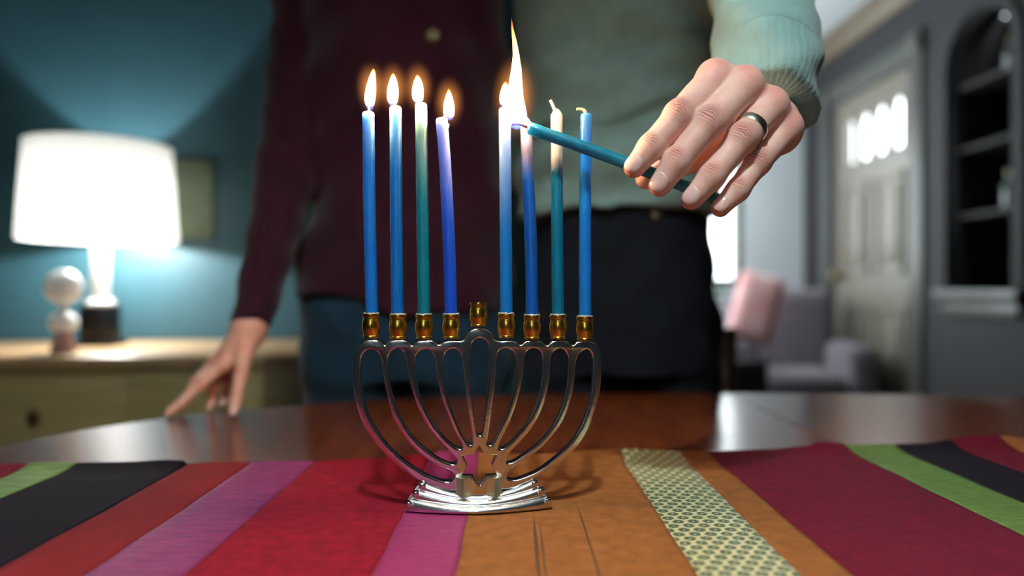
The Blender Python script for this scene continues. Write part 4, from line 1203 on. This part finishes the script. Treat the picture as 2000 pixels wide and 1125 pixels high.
V, Q = sdf_mesh('hair', lambda P: np.maximum(ellip(P, (.17, 1.142, 1.715), (.086, .103, .120)), -np.maximum(np.maximum(P[1] - 1.10, P[2] - 1.765), -1.0)), (.07, 1.02, 1.57), (.27, 1.27, 1.86), .006)
link('hair', np_mesh('hair', rel(V, man), Q), M['hair2'], man)
for s in (-1, 1):
    MB().lathe([(0, -.011)] + [(.011 * math.cos(t), .011 * math.sin(t)) for t in np.linspace(-1.3, 1.3, 8)] + [(0, .011)], 14, c=(.17 + s * .031 - man.location.x, 1.049 - man.location.y, 1.70)).build('eye', M['eye'], man)
tag(man, 'person in a sage green sweater and black jeans holding a slanted candle', 'person')

# ================================================================== PERSON IN MAROON, HAND ON THE TABLE
wom = empty('person', (-.17, 1.18, 0))
TTz = TT
def on(px, py, d, r):
    p = W(px, py, d); p.z = max(p.z, TTz + r * .001 + .0002); return p
wf = {
    'index': [((437, 712, .960), 9.5), ((392, 752, .940), 7.4), ((352, 790, .922), 6.6), ((331, 812, .912), 5.8)],
    'middle': [((424, 708, .978), 9.5), ((385, 745, .965), 7.4), ((362, 782, .955), 6.6), ((350, 803, .950), 5.8)],
    'ring': [((436, 712, .992), 9.0), ((420, 745, .985), 7.2), ((413, 776, .975), 6.4), ((411, 797, .968), 5.8)],
    'pinky': [((452, 716, 1.004), 8.5), ((444, 748, 1.0), 6.4), ((438, 774, .995), 5.8), ((436, 790, .99), 5.2)]}
wt = [((478, 690, .968), 11.0), ((470, 735, .945), 8.8), ((461, 778, .926), 7.6), ((457, 806, .915), 6.8)]
WWR = W(490, 628, .992)
SHW = Vector((-.335, 1.185, 1.405)); ELW = W(562, 335, 1.115)
def hand_w(P):
    d = rcone(P, WWR, WWR + (ELW - WWR).normalized() * .06, .0225, .025)
    pal = None
    for k, f in wf.items():
        q = rcone(P, W(*f[0][0]), W(484, 650, .99), (f[0][1] + 1.5) * .001, .0175); pal = q if pal is None else smin(pal, q, .012)
    pal = smin(pal, rcone(P, W(*wt[0][0]), W(486, 650, .985), .0115, .016), .012)
    d = smin(d, pal, .014)
    fs = None
    for f in list(wf.values()) + [wt]:
        c = None
        for a, b in zip(f[:-1], f[1:]):
            q = rcone(P, on(*a[0], a[1]), on(*b[0], b[1]), a[1] * .001, b[1] * .001); c = q if c is None else smin(c, q, .004)
        fs = c if fs is None else smin(fs, c, .002)
    d = smin(d, fs, .007)
    return np.maximum(d, TTz + .0001 - P[2])
V, Q = sdf_mesh('hand', hand_w, (-.47, .88, TTz - .004), (-.30, 1.07, .945), .0012)
V = relax(V, Q, 2)
al, cr, fl = finger_attrs(V, list(wf.values()) + [wt], Vector((-.3, -.5, .8)).normalized())
def body_w(P):
    d = eloft(P, [(.80, -.165, 1.175, .13, .075), (.98, -.165, 1.17, .105, .07), (1.2, -.165, 1.165, .12, .075), (1.42, -.165, 1.165, .11, .06)], .76, 1.44)
    d = smin(d, rcone(P, (-.165, 1.165, 1.42), (-.165, 1.145, 1.54), .048, .044), .03)
    d = smin(d, ellip(P, (-.165, 1.13, 1.645), (.070, .088, .108)), .03)
    d = smin(d, rcone(P, (-.165, 1.045, 1.645), (-.165, 1.03, 1.622), .008, .011), .015)
    d = smin(d, ellip(P, (-.165, 1.05, 1.585), (.019, .010, .006)), .01)
    d = smin(d, rcone(P, (-.26, 1.175, 1.40), SHW, .04, .036), .03)
    d = smin(d, rcone(P, SHW, ELW, .032, .027), .02); d = smin(d, rcone(P, ELW, WWR + Vector((0, .03, .05)), .027, .021), .02)
    d = smin(d, rcone(P, (-.07, 1.19, 1.39), (-.09, 1.315, 1.15), .034, .028), .03); d = smin(d, rcone(P, (-.09, 1.315, 1.15), (-.20, 1.325, 1.0), .026, .02), .02)
    for s in (-1, 1):
        d = smin(d, rcone(P, (-.165 + s * .08, 1.18, .82), (-.165 + s * .085, 1.18, .46), .062, .042), .03)
        d = smin(d, rcone(P, (-.165 + s * .085, 1.18, .46), (-.165 + s * .085, 1.20, .08), .04, .03), .02)
    return d
V2, Q2 = sdf_mesh('body', body_w, (-.42, .97, .04), (.06, 1.40, 1.78), .011)
VV = np.concatenate([V, V2]); QQ = np.concatenate([Q, Q2 + len(V)]); z2 = np.zeros(len(V2))
bme = np_mesh('body', rel(VV, wom), QQ)
add_attr(bme, 'along', np.concatenate([al, z2])); add_attr(bme, 'crease', np.concatenate([cr * .5, z2])); add_attr(bme, 'flush', np.concatenate([fl, z2 + .2]))
wb = link('body', bme, M['skin_w'], wom)
for k, f in wf.items(): nail(f, wb, wom.location, Vector((-.35, -.55, .75)), ln=.010, lift=.0003)
nail(wt, wb, wom.location, Vector((.1, -1, .25)), ln=.0120, lift=.0003)

CUW = W(491, 634, .990)
def sweater_w(P):
    d = eloft(P, [(.84, -.175, 1.178, .180, .112), (.90, -.175, 1.178, .178, .112), (1.02, -.175, 1.172, .158, .102), (1.10, -.175, 1.17, .156, .104), (1.25, -.178, 1.163, .166, .128), (1.36, -.178, 1.165, .164, .11), (1.46, -.165, 1.16, .10, .065)], .865, 1.465)
    d = np.maximum(d, .868 + .035 * np.exp(-((P[0] + .30) / .07) ** 2) - P[2])
    d = d + nfold(P, 50, 10, 24, .5, .0045) + nfold(P, -30, 8, 55, 1.0, .003)
    arm = smin(rcone(P, (-.265, 1.175, 1.40), SHW, .06, .056), rcone(P, SHW, ELW, .054, .045), .03)
    fore = rcone(P, ELW, CUW, .045, .0275)
    axd = (CUW - ELW).normalized()
    s = (P[0] - CUW.x) * axd.x + (P[1] - CUW.y) * axd.y + (P[2] - CUW.z) * axd.z
    fore = np.maximum(fore, s - .004)
    arm = smin(arm, fore, .025) + nfold(P, 60, 20, 90, 0, .0018)
    arm2 = smin(rcone(P, (-.085, 1.18, 1.39), (-.09, 1.315, 1.15), .05, .042), rcone(P, (-.09, 1.315, 1.15), (-.18, 1.325, 1.02), .04, .032), .03)
    return smin(smin(d, arm, .012), arm2, .02)
V, Q = sdf_mesh('sweater', sweater_w, (-.42, .95, .83), (.06, 1.40, 1.49), .006)
link('sweater', np_mesh('sweater', rel(relax(V, Q, 2), wom), Q), M['maroon'], wom)
V, Q = sdf_mesh('jeans', lambda P: jeans(P, -.175, 1.178, .160, .097, .935, .088, 1.0), (-.38, 1.03, .06), (.04, 1.33, 1.02), .008)
link('jeans', np_mesh('jeans', rel(relax(V, Q, 2), wom), Q), M['jeans_w'], wom)
for s in (-1, 1):
    x = -.165 + s * .09
    V, Q = sdf_mesh('shoe', lambda P: shoe(P, x, 1.198), (x - .06, 1.0, -.01), (x + .06, 1.32, .14), .006)
    link('shoe', np_mesh('shoe', rel(V, wom), Q), M['shoe'], wom)
def hair_w(P):
    d = ellip(P, (-.165, 1.15, 1.655), (.082, .098, .115))
    d = smin(d, rcone(P, (-.165, 1.20, 1.62), (-.165, 1.25, 1.36), .075, .07), .05)
    return np.maximum(d, -np.maximum(np.maximum(P[1] - 1.10, P[2] - 1.70), -1.0))
V, Q = sdf_mesh('hair', hair_w, (-.28, 1.03, 1.26), (-.05, 1.35, 1.80), .007)
link('hair', np_mesh('hair', rel(V, wom), Q), M['hair1'], wom)
for s in (-1, 1):
    MB().lathe([(0, -.010)] + [(.010 * math.cos(t), .010 * math.sin(t)) for t in np.linspace(-1.3, 1.3, 8)] + [(0, .010)], 14, c=(-.165 + s * .029 + .17, 1.055 - 1.18, 1.645)).build('eye', M['eye'], wom)
pp = W(846, 70, 1.040)
pn = MB().lathe([(0, 0), (.009, 0), (.0105, .001), (.009, .0025), (.005, .002), (0, .003)], 24, M=Matrix.Translation(pp - wom.location) @ Matrix.Rotation(R(80), 4, 'X')).build('pendant_disc', M['darkbrass'], wom)
pn['label'] = 'small dull metal pendant on the chest'
tag(wom, 'person in a maroon sweater leaning a hand on the table', 'person')

# ================================================================== FURNITURE OF THE FAR ROOM
ch = empty('dining_chair', (0.262, 1.74, 0), R(8))
for x in (-.19, .19):
    MB().box((x - .018, -.20, 0), (x + .018, -.165, .82), .006).build('back_post', M['chair'], ch)
    MB().box((x - .018, .165, 0), (x + .018, .20, .44), .006).build('leg', M['chair'], ch)
MB().box((-.205, -.20, .44), (.205, .21, .475), .008).build('seat', M['chair'], ch)
for z in (.56, .66, .76):
    MB().box((-.175, -.193, z), (.175, -.173, z + .05), .005).build('slat', M['chair'], ch)
tag(ch, 'brown wooden dining chair behind the person in black jeans', 'chair')

ac = empty('armchair', (1.55, 4.08, 0), R(-10))
MB().box((-.30, -.32, .12), (.30, .30, .30), .03, 3).build('seat_frame', M['lilac'], ac)
MB().box((-.24, -.34, .30), (.24, .20, .45), .05, 4).build('seat_cushion', M['lilac'], ac)
MB().box((-.31, .14, .12), (.31, .34, .90), .07, 4).build('backrest', M['lilac'], ac)
for x in (-.33, .33): MB().box((x - .075, -.33, .12), (x + .075, .28, .60), .05, 4).build('armrest', M['lilac'], ac)
for x in (-.28, .28):
    for y in (-.28, .26): MB().lathe([(0, 0), (.014, 0), (.024, .12), (0, .12)], 14, c=(x, y, 0)).build('leg', M['chair'], ac)
tag(ac, 'lilac grey upholstered armchair by the front door', 'armchair')

def pillow(name, loc, rot, w, h, d, m):
    vs_, fs_ = [], []; N = 14
    for s in (1, -1):
        for j in range(N + 1):
            for k in range(N + 1):
                u, v = -1 + 2 * k / N, -1 + 2 * j / N
                e = (max(0, 1 - u ** 4) * max(0, 1 - v ** 4)) ** .5
                pin = 1 - .08 * (u * u) * (v * v)
                vs_.append((u * w * pin * (1 - .05 * (1 - v * v)), s * d * e, v * h * pin * (1 - .05 * (1 - u * u))))
    K = (N + 1) ** 2
    for s in (0, 1):
        for j in range(N):
            for k in range(N):
                q = s * K + j * (N + 1) + k; f = (q, q + 1, q + N + 2, q + N + 1)
                fs_.append(f if s else f[::-1])
    me = pyd(name, vs_, fs_); bm = bmesh.new(); bm.from_mesh(me); bmesh.ops.remove_doubles(bm, verts=bm.verts, dist=1e-5); bm.to_mesh(me); bm.free()
    o = link(name, me, m); o.location = loc; o.rotation_euler = rot; return o
pc = pillow('cushion', (1.335, 3.92, .80), (R(-12), R(14), R(-18)), .13, .20, .055, M['pink'])
tag(pc, 'pale pink cushion propped upright on the armchair arm', 'cushion')
bag = empty('handbag', (1.13, 3.50, 0.0), R(10))
MB().box((-.11, -.06, 0), (.11, .06, .56), .03, 3).build('body', M['black'], bag)
MB().tube([(-.07, 0, .55)] + [(-.07 * math.cos(t), 0, .56 + .11 * math.sin(t)) for t in np.linspace(0, math.pi, 12)], .008, 8).build('handle', M['black'], bag)
tag(bag, 'tall black bag standing on the floor beside the armchair', 'bag')

pt = empty('potted_plant', (1.24, 4.70, 0))
MB().lathe([(0, 0), (.11, 0), (.15, .40), (.16, .42), (.14, .42), (.13, .38), (0, .38)], 28).build('pot', M['pot'], pt)
st = MB()
for k in range(9):
    a = k * 2.4; st.tube([(0, 0, .37), (.05 * math.cos(a), .05 * math.sin(a), .62), (.12 * math.cos(a), .12 * math.sin(a), .80 + .02 * k)], [.006, .004, .002], 6)
st.build('stem', M['leaf'], pt)
lm = None
for k in range(40):
    a = k * 2.399; r_ = .05 + .11 * random.random(); z = .58 + .34 * random.random()
    if lm is None:
        vs_ = []; 
        for j in range(7):
            v = j / 6; w_ = .030 * math.sin(math.pi * v ** .8)
            vs_ += [(-w_, v * .12, -.02 * v * v + .006), (0, v * .12, -.02 * v * v), (w_, v * .12, -.02 * v * v + .006)]
        fs_ = []
        for j in range(6):
            for q in (0, 1): fs_.append((j * 3 + q, j * 3 + q + 1, j * 3 + q + 4, j * 3 + q + 3))
        lm = pyd('leaf', vs_, fs_)
    o = link('leaf', lm, M['leaf'] if k == 0 else None, pt)
    o.location = (r_ * math.cos(a), r_ * math.sin(a), z); o.rotation_euler = (random.uniform(-.3, .7), random.uniform(-.4, .4), a - math.pi / 2)
tag(pt, 'leafy green potted plant under the bright far window', 'plant')

# glassware on the niche shelves
for i, (y, z, h, lab) in enumerate(((3.02, 1.818, .13, 'pale glass jar on the top shelf of the arched niche'), (3.03, 1.238, .15, 'pale glass jar on the lowest shelf of the arched niche'))):
    j = empty('glass_jar', (RX + .12, y, z))
    MB().lathe([(0, 0), (.04, 0), (.045, .01), (.045, h * .7), (.028, h * .85), (.028, h), (.022, h), (.022, h * .86), (.038, h * .7), (.038, .012), (0, .012)], 20).build('body', M['bottle'], j)
    MB().lathe([(0, h), (.031, h), (.031, h + .018), (0, h + .022)], 18).build('lid', M['darkbrass'], j)
    tag(j, lab, 'jar', 'jars in the niche')

# ================================================================== PENDANT LAMP OVER THE TABLE EDGE
pd_ = empty('pendant_lamp', PENDANT)
psh = MB().lathe([(.150, -.088), (.152, -.087), (.150, -.05), (.110, .03), (.060, .075), (.024, .085)], 48, cap=False).build('shade', M['darkmetal'], pd_)
MB().lathe([(.1498, -.088), (.147, -.05), (.107, .028), (.058, .071), (.02, .080)], 48, cap=False).build('shade_lining', M['enamel'], psh)
MB().lathe([(0, .03), (.018, .03), (.02, .08), (.008, .10), (0, .10)], 20).build('socket', M['darkmetal'], pd_)
MB().tube([(0, 0, .095), (0, 0, CH - PENDANT[2])], .003, 8).build('cord', M['darkmetal'], pd_)
MB().lathe([(0, -.03), (.05, -.028), (.055, 0), (0, 0)], 24, c=(0, 0, CH - PENDANT[2] - .001)).build('ceiling_rose', M['darkmetal'], pd_)
pl = bpy.data.lights.new('pendant_light', 'POINT'); pl.energy = PENDANT_W; pl.color = (0.90, 1.0, 0.98); pl.shadow_soft_size = .022
po = bpy.data.objects.new('pendant_light', pl); COL.objects.link(po); po.location = PENDANT
tag(pd_, 'dark metal pendant lamp hanging above the near table edge', 'lamp')
